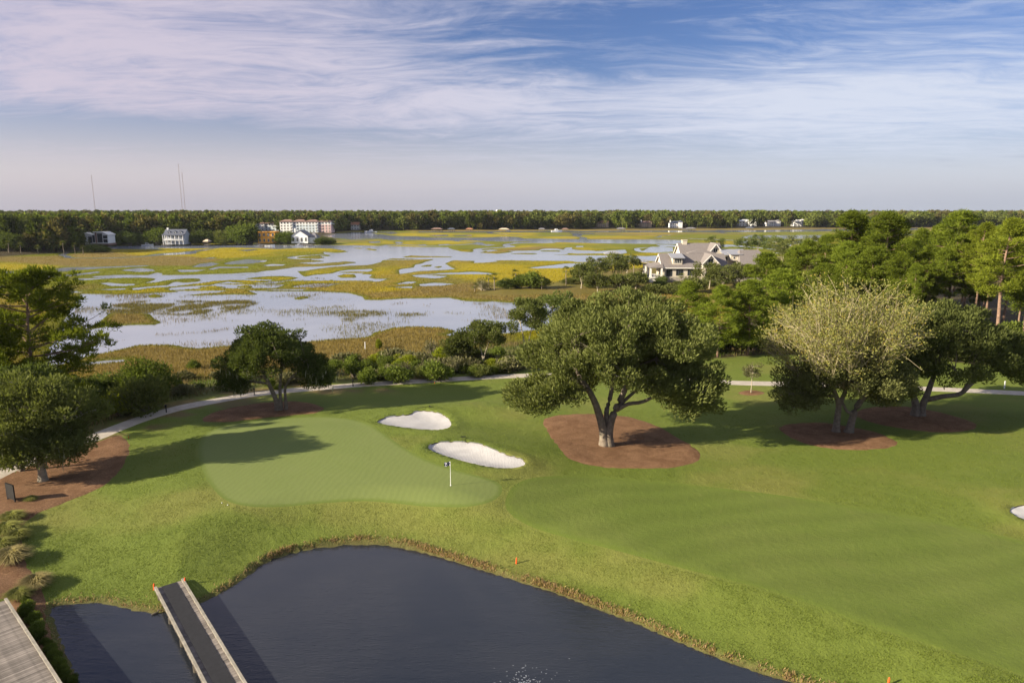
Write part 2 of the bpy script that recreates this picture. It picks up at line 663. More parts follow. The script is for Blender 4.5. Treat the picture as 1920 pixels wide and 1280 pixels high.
def drape(pts, hf=h1, z0=2.0, it=14):
    """picture points -> world (x, y) where the sight line meets the ground"""
    rr = np.array([ray(*p) for p in pts])
    z = np.full(len(rr), z0)
    for _ in range(it):
        t = (z - CAM_Z) / rr[:, 2]
        z = 0.4 * z + 0.6 * hf(rr[:, 0] * t, rr[:, 1] * t)
    t = (z - CAM_Z) / rr[:, 2]
    return np.stack([rr[:, 0] * t, rr[:, 1] * t], 1)


GREEN = smooth_closed(drape([(372, 842), (384, 815), (420, 798), (480, 788), (540, 783), (600, 781), (660, 786), (700, 800), (730, 820), (762, 842), (800, 862),
                             (850, 880), (890, 890), (925, 900), (941, 912), (938, 928), (915, 942), (870, 950), (800, 949), (740, 943), (680, 939), (600, 943),
                             (520, 950), (460, 948), (420, 935), (392, 905), (378, 875)]), 0.8)
BUNKERS = [
    smooth_closed(drape([(707, 790), (720, 783), (745, 779), (765, 777), (780, 771), (800, 770), (825, 775), (841, 785), (846, 796), (838, 803), (815, 806),
                         (780, 804), (740, 799), (715, 794)]), 0.35),
    smooth_closed(drape([(803, 838), (815, 830), (840, 828), (870, 828), (900, 832), (925, 842), (950, 852), (975, 859), (985, 868), (978, 874), (955, 878),
                         (930, 877), (900, 872), (860, 862), (830, 853), (808, 844)]), 0.35),
    smooth_closed(drape([(1893, 957), (1905, 949), (1925, 946), (1960, 948), (2000, 956), (2040, 970), (2030, 985), (1990, 986), (1940, 980), (1915, 972),
                         (1900, 964)]), 0.35)]
FAIRWAY = smooth_closed(drape([(952, 925), (975, 903), (1020, 893), (1100, 893), (1250, 905), (1440, 925), (1600, 950), (1750, 975), (1920, 1015), (2150, 1070),
                               (2350, 1150), (2250, 1320), (2000, 1290), (1880, 1250), (1760, 1212), (1600, 1160), (1440, 1105), (1300, 1070), (1150, 1030), (1050, 1004),
                               (985, 982), (950, 955)]), 1.0)
BEDS = [
    smooth_closed(drape([(-90, 925), (-10, 893), (60, 872), (120, 848), (170, 832), (225, 817), (242, 838), (236, 862), (220, 888), (190, 912), (140, 935),
                         (85, 955), (48, 978), (40, 1005), (45, 1040), (60, 1075), (80, 1102), (84, 1140), (96, 1185), (112, 1228), (134, 1275), (150, 1320),
                         (110, 1330), (60, 1210), (14, 1128), (-90, 1100)]), 0.6),
    smooth_closed(drape([(380, 788), (395, 775), (430, 765), (490, 755), (540, 752), (580, 755), (607, 765), (590, 774), (540, 779), (480, 785), (420, 791)]), 0.5),
    smooth_closed(drape([(1018, 790), (1030, 782), (1060, 777), (1120, 776), (1180, 782), (1230, 798), (1270, 820), (1305, 842), (1314, 855), (1300, 868),
                         (1260, 876), (1200, 878), (1140, 876), (1090, 868), (1060, 853), (1040, 828), (1025, 805)]), 0.5),
    smooth_closed(drape([(1462, 802), (1480, 795), (1530, 792), (1580, 797), (1640, 810), (1675, 825), (1682, 833), (1660, 840), (1600, 843), (1540, 838),
                         (1490, 824), (1465, 808)]), 0.5),
    smooth_closed(drape([(1602, 774), (1640, 763), (1700, 762), (1760, 772), (1820, 790), (1830, 800), (1810, 808), (1760, 810), (1690, 803), (1630, 790)]), 0.5),
    smooth_closed(drape([(1385, 735.5), (1408, 731), (1433, 735.5), (1425, 740), (1408, 741), (1391, 739.5)]), 0.4)]
PATH_C = smooth_open(drape([(-120, 946), (-40, 908), (20, 878), (90, 848), (168, 823), (200, 810), (260, 787), (330, 766), (400, 752), (470, 740), (540, 732), (650, 723),
                            (760, 716), (860, 710), (955, 705), (1060, 702), (1180, 704), (1280, 710), (1370, 717), (1450, 719), (1600, 723), (1770, 730),
                            (1920, 737), (2200, 752)]), 1.2)


def ragged(b, seed, amp=0.16):
    b = smooth_closed(b, 0.28)
    e = np.roll(b, -1, 0) - np.roll(b, 1, 0)
    n = np.stack([e[:, 1], -e[:, 0]], 1) / (np.linalg.norm(e, axis=1)[:, None] + 1e-9)
    d = (fbm(b[:, 0] * 1.3, b[:, 1] * 1.3, seed, 3) - 0.5) * 2 * amp
    return b + n * d[:, None]


BEDS = [ragged(b, 300 + k, 0.2 if k < 5 else 0.1) for k, b in enumerate(BEDS)]


def ribbon(c, w):
    d = np.gradient(c, axis=0)
    n = np.stack([-d[:, 1], d[:, 0]], 1) / np.linalg.norm(d, axis=1)[:, None]
    return np.vstack([c + n * w / 2, (c - n * w / 2)[::-1]])


PATH = ribbon(PATH_C, 2.5)
TURF = drape([(-250, 985), (-60, 900), (0, 876), (100, 836), (165, 812), (230, 784), (300, 760), (400, 740), (470, 728), (560, 720), (700, 709), (820, 700), (950, 694),
              (1100, 690), (1250, 685), (1340, 672), (1450, 664), (1600, 664), (1750, 676), (1920, 690), (2400, 705)], h1)
TURF = np.vstack([TURF, [[120, 20], [-80, 10]]])


def h2(x, y):
    h = h1(x, y)
    for k, b in enumerate(BUNKERS):
        c = b.mean(0)
        m = (np.abs(x - c[0]) < 16) & (np.abs(y - c[1]) < 16)
        if not m.any():
            continue
        s = sdpoly(x[m], y[m], b)
        h[m] = h[m] - (0.24 if k != 1 else 0.26) * sst(0.0, 1.8, s)
        ring = np.exp(-0.5 * ((s + 0.7) / 0.6) ** 2) * 0.12
        h[m] = h[m] + ring * (s < 0.0)
    return h


# ---- salt marsh: sequence of traced waters and grass islands
W_, G_ = 'w', 'g'
MARSH = [
    # far thin channel and the two rivers
    (W_, [(785, 434), (1120, 433), (1400, 432), (1560, 429.6), (1720, 427.5), (1720, 431), (1560, 433.5), (1400, 435.5), (1120, 435.5), (785, 436)]),
    (W_, [(604, 441), (640, 437), (660, 435.5), (685, 435), (707, 439), (747, 443), (779, 443), (797, 445), (880, 445.6), (924, 445), (949, 443.7), (967, 444.4), (984, 447),
          (1017, 447.5), (1120, 449), (1210, 449), (1285, 450), (1285, 458), (1120, 456), (1042, 454), (1030, 455), (989, 452.5), (942, 453), (880, 450.6), (796, 450),
          (729, 450), (715, 447), (691, 447), (660, 449), (628, 446), (606, 443)]),
    (W_, [(203, 462), (260, 460), (345, 459), (400, 459), (440, 459.5), (590, 459.5), (680, 460), (710, 461), (785, 463), (840, 463.7), (840, 465.6), (866, 471), (900, 473.7),
          (930, 475.6), (1017, 477.5), (1120, 478.7), (1215, 480), (1260, 478), (1260, 490), (1120, 491), (1080, 491), (1067, 489), (1017, 489), (936, 488), (927, 488.5),
          (936, 490), (905, 492.7), (892, 492.5), (894, 489), (858, 487.5), (846, 488.5), (830, 494), (847, 502), (854, 504), (829, 506), (785, 508), (752, 513), (750, 506), (755, 504), (779, 501),
          (782, 496), (792, 494), (797, 490.6), (814, 486), (735, 484), (719, 488), (717, 491), (697, 495.6), (676, 496), (660, 497), (674, 493), (672, 491), (652, 490),
          (615, 493), (585, 495), (557, 493), (590, 491), (610, 490), (580, 487), (596, 485), (609, 483), (595, 479.7), (602, 480), (617, 480.7), (624, 479), (607, 475.6),
          (606, 472.5), (627, 474), (646, 474.7), (661, 472), (652, 470), (627, 466), (590, 465), (556, 465), (520, 467), (496, 465), (440, 464), (370, 465.6), (290, 465),
          (307, 468), (220, 466.5), (201, 466)]),
    # left channels
    (W_, [(-60, 511), (0, 509), (31, 508.5), (60, 507), (88, 505), (106, 502.5), (121, 501), (156, 501), (200, 500), (240, 498.7), (251, 498), (280, 497.5), (280, 499), (251, 500.5),
          (220, 501.5), (194, 503), (156, 505.6), (122, 508), (92, 509.5), (37, 511.5), (0, 512.5), (-60, 514)]),
    (W_, [(65, 515), (88, 513.7), (106, 515.6), (131, 514), (156, 512), (181, 509), (185, 511), (162, 514), (131, 517.5), (106, 519), (80, 518.7)]),
    (W_, [(135, 522.5), (162, 522), (212, 520.6), (216, 515.6), (240, 515), (240, 520), (187, 523), (156, 525.6), (137, 523)]),
    (W_, [(-60, 536), (0, 534), (40, 530), (60, 530), (40, 535), (12, 538.7), (-60, 541)]),
    (W_, [(181, 529), (202, 529.5), (240, 532), (254, 532), (255, 534.4), (240, 535.6), (212, 535.6), (194, 532.5)]),
    (W_, [(130, 546), (160, 544.5), (240, 540), (240, 542.5), (162, 547.5), (130, 549)]),
    (W_, [(236, 506), (264, 502.5), (289, 505), (294, 508), (276, 509.4), (261, 509.4)]),
    (W_, [(336, 505.6), (370, 506), (382, 505.6), (361, 509.4), (341, 509.6)]),
    (W_, [(357, 500), (376, 494), (401, 492), (412, 495), (395, 499), (370, 500.6)]),
    (W_, [(426, 494), (440, 490), (469, 485.6), (504, 488), (500, 491), (477, 494), (440, 495.5), (426, 495)]),
    (W_, [(392, 505), (415, 499.5), (440, 500.3), (467.5, 499.7), (470, 502), (440, 502.5), (414, 502.8), (401, 505.6)]),
    (W_, [(220, 515.6), (245, 515), (276, 517.5), (300, 511), (307, 512.5), (305, 515), (332, 517), (370, 514.7), (440, 513), (471, 510.6), (496, 511), (520, 506), (552, 501),
          (590, 499.7), (640, 497), (674, 492.5), (690, 491), (692, 496.5), (627, 500), (590, 503.7), (565, 508), (546, 508.5), (520, 511), (496, 512.5), (440, 516), (370, 518),
          (307, 520), (245, 520.6), (220, 520.6)]),
    (W_, [(255, 540), (280, 537.5), (320, 534), (324, 531), (332, 528), (345, 530), (395, 525), (440, 522.8), (475, 523), (510, 524), (510, 526.5), (440, 524.8), (401, 527),
          (370, 531), (351, 533), (332, 536), (307, 538), (280, 540), (257, 544)]),
    (W_, [(451, 469), (484, 467), (489, 468), (467, 470.6)]), (W_, [(361, 469.4), (401, 469), (370, 470.6)]),
    (W_, [(502, 497), (512, 495), (531, 496), (527, 498), (509, 498.5)]), (W_, [(384, 484), (401, 482.5), (407, 484.4), (390, 485)]),
    # pools of the middle and right
    (W_, [(692, 453), (710, 452), (715, 455), (701, 455.6)]), (W_, [(744, 453), (752, 453), (754, 457), (744, 457)]), (W_, [(784, 459), (796, 458), (796, 460.5), (787, 460.5)]),
    (W_, [(819, 458.5), (840, 457.5), (840, 459.4), (821, 459.7)]), (W_, [(885, 457), (906, 455), (912, 457.5), (930, 459), (917, 461), (899, 459)]),
    (W_, [(911, 469), (924, 468), (936, 469.4), (917, 472)]), (W_, [(955, 471), (974, 470), (1005, 472), (1040, 471.5), (1049, 475), (1030, 475), (1005, 474), (970, 473.5)]),
    (W_, [(1056, 468), (1061, 464), (1070, 464), (1069, 467), (1081, 469), (1075, 470)]),
    (W_, [(1059, 473.7), (1074, 471), (1099, 472), (1120, 470.6), (1170, 468), (1172, 474), (1160, 476), (1120, 475), (1080, 475.5)]),
    (W_, [(1205, 471), (1222, 462.5), (1260, 464), (1262, 472), (1230, 473)]), (W_, [(1080, 461), (1089, 461), (1089, 463), (1080, 463)]),
    (W_, [(1071, 438), (1111, 437.5), (1111, 439), (1087, 440), (1085, 443), (1074, 442)]), (W_, [(806, 441), (838, 440), (838, 442.5), (820, 443)]),
    (W_, [(850, 441), (882, 440.5), (880, 442.5), (852, 442.5)]),
    (W_, [(1391, 445), (1406, 441), (1477, 441), (1549, 440.5), (1546, 445.7), (1469, 447.6), (1399, 447.6)]),
    (W_, [(990, 502), (1017, 499), (1042, 496), (1061, 494), (1092, 493), (1140, 490), (1140, 496), (1080, 500), (1055, 502), (1005, 503.5)]),
    (W_, [(774, 516), (791, 515.6), (816, 517), (835, 517.5), (822, 521), (810, 522), (785, 519)]), (W_, [(817, 512.5), (847, 511), (879, 511), (860, 513), (820, 514.4)]),
    (W_, [(748, 531), (766, 527.5), (782, 528), (772, 531), (750, 532.5)]), (W_, [(789, 532.5), (810, 530), (852, 532), (822, 535.6), (791, 536)]),
    (W_, [(740, 538), (772, 536.5), (770, 540)]),
    # the near lagoon
    (W_, [(90, 690), (100, 655), (120, 600), (150, 551), (220, 552), (280, 550), (310, 548), (340, 547), (320, 542), (325, 539), (345, 537), (361, 536), (395, 535), (420, 530),
          (432, 528), (457, 531), (470, 533), (510, 527), (545, 525), (567, 519), (590, 515), (627, 512.5), (642, 508), (660, 506), (697, 504), (700, 506), (689, 510), (678, 514),
          (691, 514), (699, 515), (692, 520), (706, 522.5), (728, 522.5), (715, 527), (690, 529), (672, 527), (655, 531), (630, 533), (605, 539), (580, 541), (560, 544),
          (600, 547), (650, 549), (660, 550), (681, 555.6), (685, 562), (720, 562), (760, 559), (800, 559), (840, 558), (880, 564), (905, 566), (925, 565), (955, 568), (1040, 567), (1120, 578), (1220, 582),
          (1250, 588), (1200, 596), (1100, 606), (1000, 618), (930, 626), (860, 620), (845, 618), (830, 614), (780, 612), (735, 615), (700, 622), (680, 632), (640, 634),
          (599, 637), (552, 641), (480, 645), (414, 648), (370, 652), (350, 650), (330, 646), (280, 646), (255, 648), (235, 652), (200, 660), (150, 670)]),
    (W_, [(835, 627), (858, 620), (870, 622), (845, 629)]),
    (W_, [(150, 682), (200, 676), (235, 674), (235, 677), (190, 681), (155, 685)]),
    # islands in the lagoon
    (G_, [(280, 554), (295, 551), (307, 552.5), (314, 556), (295, 558), (281, 557.5)]),
    (G_, [(349, 552.5), (382, 550), (407, 549), (426, 545), (440, 542.5), (465, 543), (490, 549), (496, 551), (477, 552.5), (440, 552), (407, 553), (357, 554)]),
    (G_, [(361, 539), (382, 537), (407, 535.6), (432, 539), (407, 541.5), (370, 541)]), (G_, [(440, 525), (465, 525), (509, 526), (510, 529), (477, 530.6), (452, 530.6)]),
    (G_, [(445, 537.5), (465, 534), (481, 535.6), (481, 539), (465, 540), (447, 539)]),
    (G_, [(521, 539), (537, 529), (559, 529), (584, 530.6), (590, 527.5), (599, 530), (577, 533), (552, 536), (546, 541), (527, 541.5)]),
    (G_, [(632, 517.5), (646, 514), (671, 514), (675, 519), (671, 520.6), (640, 521)]), (G_, [(615, 525.6), (624, 523.5), (630, 525.6), (621, 527)]),
    (G_, [(545, 561), (559, 555.6), (575, 555.6), (577, 559), (559, 562)]), (G_, [(503, 545), (510, 542.5), (521, 545), (512, 546.5)]),
    (G_, [(662, 464.7), (690, 464.8), (712, 468), (707, 470), (690, 468)]), (G_, [(754, 481), (772, 478.5), (797, 480), (847, 481), (854, 482), (797, 482.5), (760, 482.7)]),
    (G_, [(787, 499), (797, 496), (809, 496.5), (806, 499.5), (790, 500)]), (G_, [(808, 501), (818, 498.7), (829, 499.5), (820, 503)]),
    (G_, [(173, 613), (184, 602), (201, 588), (233, 585), (287, 588), (297, 598), (311, 604), (295, 609), (256, 609), (231, 610), (209, 611), (184, 615), (140, 622), (120, 622)]),
]
# sparse stands of reed in open water: outline, density
SPARSE = [
    ([(185, 578), (230, 566), (300, 562), (400, 564), (470, 562), (490, 568), (460, 578), (410, 588), (330, 592), (290, 590), (200, 590)], 2.6),
    ([(311, 595), (365, 585), (420, 588), (410, 600), (365, 605), (319, 603)], 0.4),
    ([(200, 641), (256, 630), (280, 624), (334, 624), (400, 618), (450, 612), (450, 616), (400, 623), (334, 628), (272, 632), (225, 641)], 0.6),
    ([(597, 585), (614, 583.7), (660, 581), (686, 581), (722, 584.5), (796, 587), (800, 592), (738, 594), (707, 596), (676, 598), (660, 606), (638, 603), (630, 593), (606, 588)], 1.6),
    ([(545, 541), (600, 537), (660, 530), (720, 527), (760, 530), (740, 545), (680, 548), (620, 549), (560, 546)], 0.7),
    ([(565, 572), (580, 570), (600, 575), (590, 579), (575, 577)], 0.6), ([(533, 584), (545, 583), (545, 587), (535, 587)], 0.7),
    ([(500, 592), (515, 591), (515, 596), (502, 596)], 0.5), ([(522, 606), (532, 605), (532, 611), (524, 611)], 0.9),
    ([(535, 599), (560, 596), (595, 601), (590, 604), (560, 602)], 0.5), ([(567, 607), (600, 605), (625, 606), (600, 611), (570, 611)], 0.5),
    ([(790, 570), (808, 569), (805, 575), (792, 574)], 0.6), ([(730, 570), (750, 566), (765, 568), (745, 573)], 0.4), ([(820, 583), (870, 586), (880, 591), (840, 590)], 0.4),
    ([(582, 629), (596, 628), (598, 633), (584, 633)], 0.8), ([(610, 628), (622, 628), (622, 633), (610, 633)], 0.7), ([(640, 625), (660, 624), (660, 631), (640, 631)], 0.8),
    ([(490, 588), (513, 590), (480, 578), (480, 574), (500, 577)], 0.4), ([(395, 618), (425, 615), (425, 618), (395, 622)], 0.7),
    ([(920, 565), (1060, 566), (1060, 573), (1000, 574), (940, 571)], 0.7), ([(830, 565), (880, 567), (930, 570), (900, 573)], 0.3),
]
MARSH_W = [(k, flat(p, 0.05)) for k, p in MARSH]
SPARSE_W = [(flat(p, 0.05), d) for p, d in SPARSE]


BANKS_Z = flat([(60, 528), (300, 520), (560, 512), (720, 503), (760, 520), (690, 548), (560, 566), (400, 572), (240, 566), (140, 572)], 0.05)


def marsh_f(x, y):
    """> 0 in marsh grass, < 0 in open water (metres from the edge)"""
    dist = np.sqrt(x * x + y * y)
    amp = np.clip(dist / 170.0, 0.6, 2.2)
    fq = 0.16 / np.clip(dist / 180.0, 1, 3)
    xw = x + (fbm(x * fq, y * fq, 31, 3) - 0.5) * 3.0 * amp
    yw = y + (fbm(x * fq, y * fq, 53, 3) - 0.5) * 2.2 * amp
    f = np.full(x.shape, 8.0)
    for k, p in MARSH_W:
        lo = p.min(0) - 14; hi = p.max(0) + 14
        m = (xw > lo[0]) & (xw < hi[0]) & (yw > lo[1]) & (yw < hi[1])
        if not m.any():
            continue
        s = sdpoly(xw[m], yw[m], p)
        f[m] = np.minimum(f[m], -s) if k == 'w' else np.maximum(f[m], s)
    # long thin grass banks between the left channels and the open lagoon
    zb_ = sst(0, 14, sdpoly(x, y, BANKS_Z))
    nb_ = fbm(x * 0.013 + 3.3, y * 0.085 + 1.1, 171, 4)
    f = np.where(zb_ > 0, np.maximum(f, (nb_ - 0.545) * 34 * zb_ - 2.0 * (1 - zb_)), f)
    # narrow winding creeks through the wide flats
    rdg = np.abs(fbm(x * 0.011 + 7.7, y * 0.0085 + 2.1, 133, 3) - 0.5)
    ck = (rdg - 0.010 * np.clip(dist / 300, 0.5, 1.6)) * 130
    f = np.where((dist > 290) & (f > 0), np.minimum(f, np.maximum(ck, -2.2)), f)
    return np.clip(f, -8, 8)


BROWN_Z = [flat(p, 0.2) for p in (
    [(-300, 487), (90, 480), (200, 471), (250, 478), (360, 481), (420, 487), (360, 498), (250, 498), (140, 500), (60, 494), (0, 490)],
    [(110, 690), (230, 650), (330, 644), (420, 645), (600, 634), (680, 626), (760, 608), (850, 612), (950, 618), (960, 650), (860, 662), (760, 690), (600, 700), (400, 715), (200, 715)],
    [(640, 552), (760, 545), (880, 540), (1000, 552), (1150, 550), (1420, 552), (1450, 570), (1250, 580), (1000, 572), (900, 562), (800, 556), (690, 560)],
    [(730, 535), (900, 530), (940, 545), (800, 548)],
    [(170, 616), (200, 586), (290, 586), (320, 604), (250, 612)],
    [(900, 470), (1010, 462), (1090, 466), (1000, 472)],
    [(640, 430), (2000, 424), (2000, 430.5), (780, 433)])]
GOLD_Z = [flat(p, 0.2) for p in ([(830, 512), (860, 495), (960, 495), (1080, 505), (1080, 528), (900, 530), (850, 520)], [(-100, 505), (0, 493), (120, 497), (100, 503), (0, 508)])]

C_GREENM = np.array((0.138, 0.147, 0.010))
C_GOLDM = np.array((0.268, 0.216, 0.010))
C_BROWNM = np.array((0.178, 0.132, 0.042))
C_MUD = np.array((0.16, 0.14, 0.12))
C_TURF = np.array((0.114, 0.148, 0.024))
C_SCRUB = np.array((0.085, 0.075, 0.028))
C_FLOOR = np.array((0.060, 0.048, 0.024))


def lerp(a, b, t):
    t = np.asarray(t)[..., None]
    return a * (1 - t) + b * t


def marsh_col(x, y, f):
    fq = 0.02
    n = fbm(x * fq, y * fq * 0.6, 71, 4)
    c = lerp(C_GREENM, C_GOLDM, sst(0.42, 0.68, n))
    c = c * (0.82 + 0.36 * fbm(x * 0.09, y * 0.05, 123, 4))[..., None]
    c = lerp(c, C_BROWNM, 0.55 * sst(0.56, 0.70, fbm(x * 0.013 + 4, y * 0.010, 99, 4)))
    for z in GOLD_Z:
        c = lerp(c, C_GOLDM * 1.08, 0.85 * sst(-6, 8, sdpoly(x, y, z)))
    for z in BROWN_Z:
        c = lerp(c, C_BROWNM, 0.9 * sst(-5, 5, sdpoly(x, y, z)))
    c = lerp(C_GREENM * 0.75, c, sst(0.2, 3.5, f))  # painted shade: green darkened along the water, for the side of tall grass
    return c


def full_h(x, y):
    """height and colour of the whole ground"""
    x = np.asarray(x, float); y = np.asarray(y, float)
    h = h2(x, y)
    f = marsh_f(x, y)
    far_ = sst(160, 330, np.hypot(x, y))
    fe = f - 0.3 - 0.1 * far_
    mz = np.clip(fe * 0.16, -0.7, 0.16 - 0.06 * far_) + (0.2 - 0.12 * far_) * sst(3, 8, f) + 0.16 * (fbm(x * 0.35, y * 0.35, 7, 3) - 0.5) * sst(0.5, 3, f)
    sfar = sdpoly(x, y, FAR_LAND)
    shou = sdpoly(x, y, HOUSE_LAND)
    zf = -0.8 + 1.1 * sst(-3, 0, sfar) + 1.3 * sst(0, 15, sfar)
    zh = -0.8 + 1.1 * sst(-3, 0, shou) + 0.7 * sst(0, 12, shou)
    sg = sdpoly(x, y, GOLF_LAND)
    z = np.maximum(np.maximum(zf, zh), h)
    ismarsh = (sg < 0) & (sfar < 0) & (shou < 0)
    z = np.where(ismarsh, np.maximum(mz, np.minimum(z, 0.35)), z)
    col = marsh_col(x, y, f)
    mud = sst(0.3, -0.2, f)
    col = lerp(col, C_MUD, mud)
    sc = lerp(C_SCRUB, C_SCRUB * np.array((1.0, 1.35, 0.8)), fbm(x * 0.2, y * 0.2, 12, 3))
    col = lerp(col, sc, sst(-1.5, 4, sg))
    col = lerp(col, lerp(np.array((0.105, 0.105, 0.016)), np.array((0.15, 0.11, 0.03)), fbm(x * 0.07, y * 0.07, 15, 3)), sst(-1.5, 3, shou))
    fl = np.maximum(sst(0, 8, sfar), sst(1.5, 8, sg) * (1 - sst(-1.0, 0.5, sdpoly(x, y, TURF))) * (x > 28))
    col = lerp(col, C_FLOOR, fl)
    turf = sst(-0.6, 0.6, sdpoly(x, y, TURF) + 1.6 * (fbm(x * 0.5, y * 0.5, 3, 3) - 0.5))
    tc = lerp(C_TURF, C_TURF * np.array((1.32, 1.1, 1.5)), sst(0.48, 0.72, fbm(x * 0.09, y * 0.13, 21, 4)))
    dp = -sdpoly(x, y, POND)
    tc = lerp(tc, np.array((0.085, 0.070, 0.030)), 0.8 * sst(0.55, 0.1, dp) * (dp < 3))
    # worn earth beside the path on the left
    tc = lerp(tc, np.array((0.15, 0.095, 0.05)), 0.7 * sst(0.52, 0.62, fbm(x * 0.22, y * 0.3, 87, 3)) * sst(5.5, 2.0, -sd_near(x, y, PATH, 7.0)) * (x < -12))
    col = lerp(col, tc, turf)
    return z, col


M_GROUND = turf_mat('rough_grass_and_marsh_ground', None, None, None, fine=11.0, fine_amt=0.34, bumpd=0.07, attr='col')
M_GREEN = turf_mat('putting_green_turf', (0.138, 0.174, 0.048), (0.149, 0.182, 0.054), (0.164, 0.190, 0.064), fine=16.0, fine_amt=0.10, stripe=(R(8), 0.55, 0.03, 7.0), bumpd=0.012, speck=0.08, edge=(0.6, (0.114, 0.150, 0.030)))
M_FAIR = turf_mat('fairway_turf', (0.100, 0.134, 0.023), (0.115, 0.144, 0.029), (0.140, 0.157, 0.038), fine=18.0, fine_amt=0.14, stripe=(R(75), 0.10, 0.05, 7.0), bumpd=0.03, speck=0.15, edge=(0.9, (0.112, 0.148, 0.024)))
M_PATH = plain('concrete_path', (0.40, 0.355, 0.30), 0.9, 0.12, 1.2, dirt=(0.26, 0.22, 0.17), bumps=(20, 0.3, 0.01))


def sand_mat():
    m, t, out = new_mat('bunker_sand')
    pos = geo_pos(t)
    n = t.noise(pos, 0.7, 4, 0.5)
    c = t.mix(t.ramp(n, 0.35, 0.7), (0.40, 0.388, 0.382, 1), (0.45, 0.438, 0.432, 1))
    p = t.new('ShaderNodeBsdfPrincipled')
    t.put(p.inputs['Base Color'], c)
    p.inputs['Roughness'].default_value = 0.95
    p.inputs['Specular IOR Level'].default_value = 0.1
    w = t.new('ShaderNodeTexWave')
    t.put(w.inputs['Vector'], pos)
    w.inputs['Scale'].default_value = 2.2
    w.inputs['Distortion'].default_value = 5
    w.inputs['Detail'].default_value = 3
    h = t.m('ADD', t.m('MULTIPLY', w.outputs['Fac'], 0.4), t.noise(pos, 5, 4, 0.6))
    t.l.new(bump(t, h, 0.5, 0.04), p.inputs['Normal'])
    t.l.new(p.outputs[0], out.inputs[0])
    return m


def mulch_mat():
    m, t, out = new_mat('pine_straw_mulch')
    pos = geo_pos(t)
    n = t.ramp(t.noise(pos, 0.6, 5, 0.65, 0.5), 0.3, 0.7)
    c = t.mix(n, (0.190, 0.106, 0.054, 1), (0.285, 0.170, 0.092, 1))
    f = t.noise(t.mapping(pos, (0, 0, 0), (0, 0, 0.6), (9, 16, 9)), 1.0, 4, 0.75, 1.5)
    c = t.mix(t.ramp(f, 0.38, 0.66), t.mix(1.0, c, (0.55, 0.5, 0.5, 1), 'MULTIPLY'), t.mix(1.0, c, (1.4, 1.4, 1.45, 1), 'MULTIPLY'))
    p = t.new('ShaderNodeBsdfPrincipled')
    t.put(p.inputs['Base Color'], c)
    p.inputs['Roughness'].default_value = 0.95
    p.inputs['Specular IOR Level'].default_value = 0.1
    t.l.new(bump(t, f, 1.0, 0.12), p.inputs['Normal'])
    t.l.new(p.outputs[0], out.inputs[0])
    return m


M_SAND = sand_mat()
M_MULCH = mulch_mat()
M_SOIL = plain('bunker_lip_soil', (0.09, 0.075, 0.04), 0.95, 0.2, 4)
M_MARSHW = water_mat('shallow_marsh_water', (0.22, 0.245, 0.30), 0.10, 1.1, 0.16, (1, 1, 1), mott=(0.02, (0.275, 0.295, 0.345)))
M_PONDW = water_mat('pond_water', (0.014, 0.018, 0.026), 0.04, 3.2, 0.34, (0.55, 2.2, 1), mott=(0.07, (0.025, 0.028, 0.034)), spec=1.0)


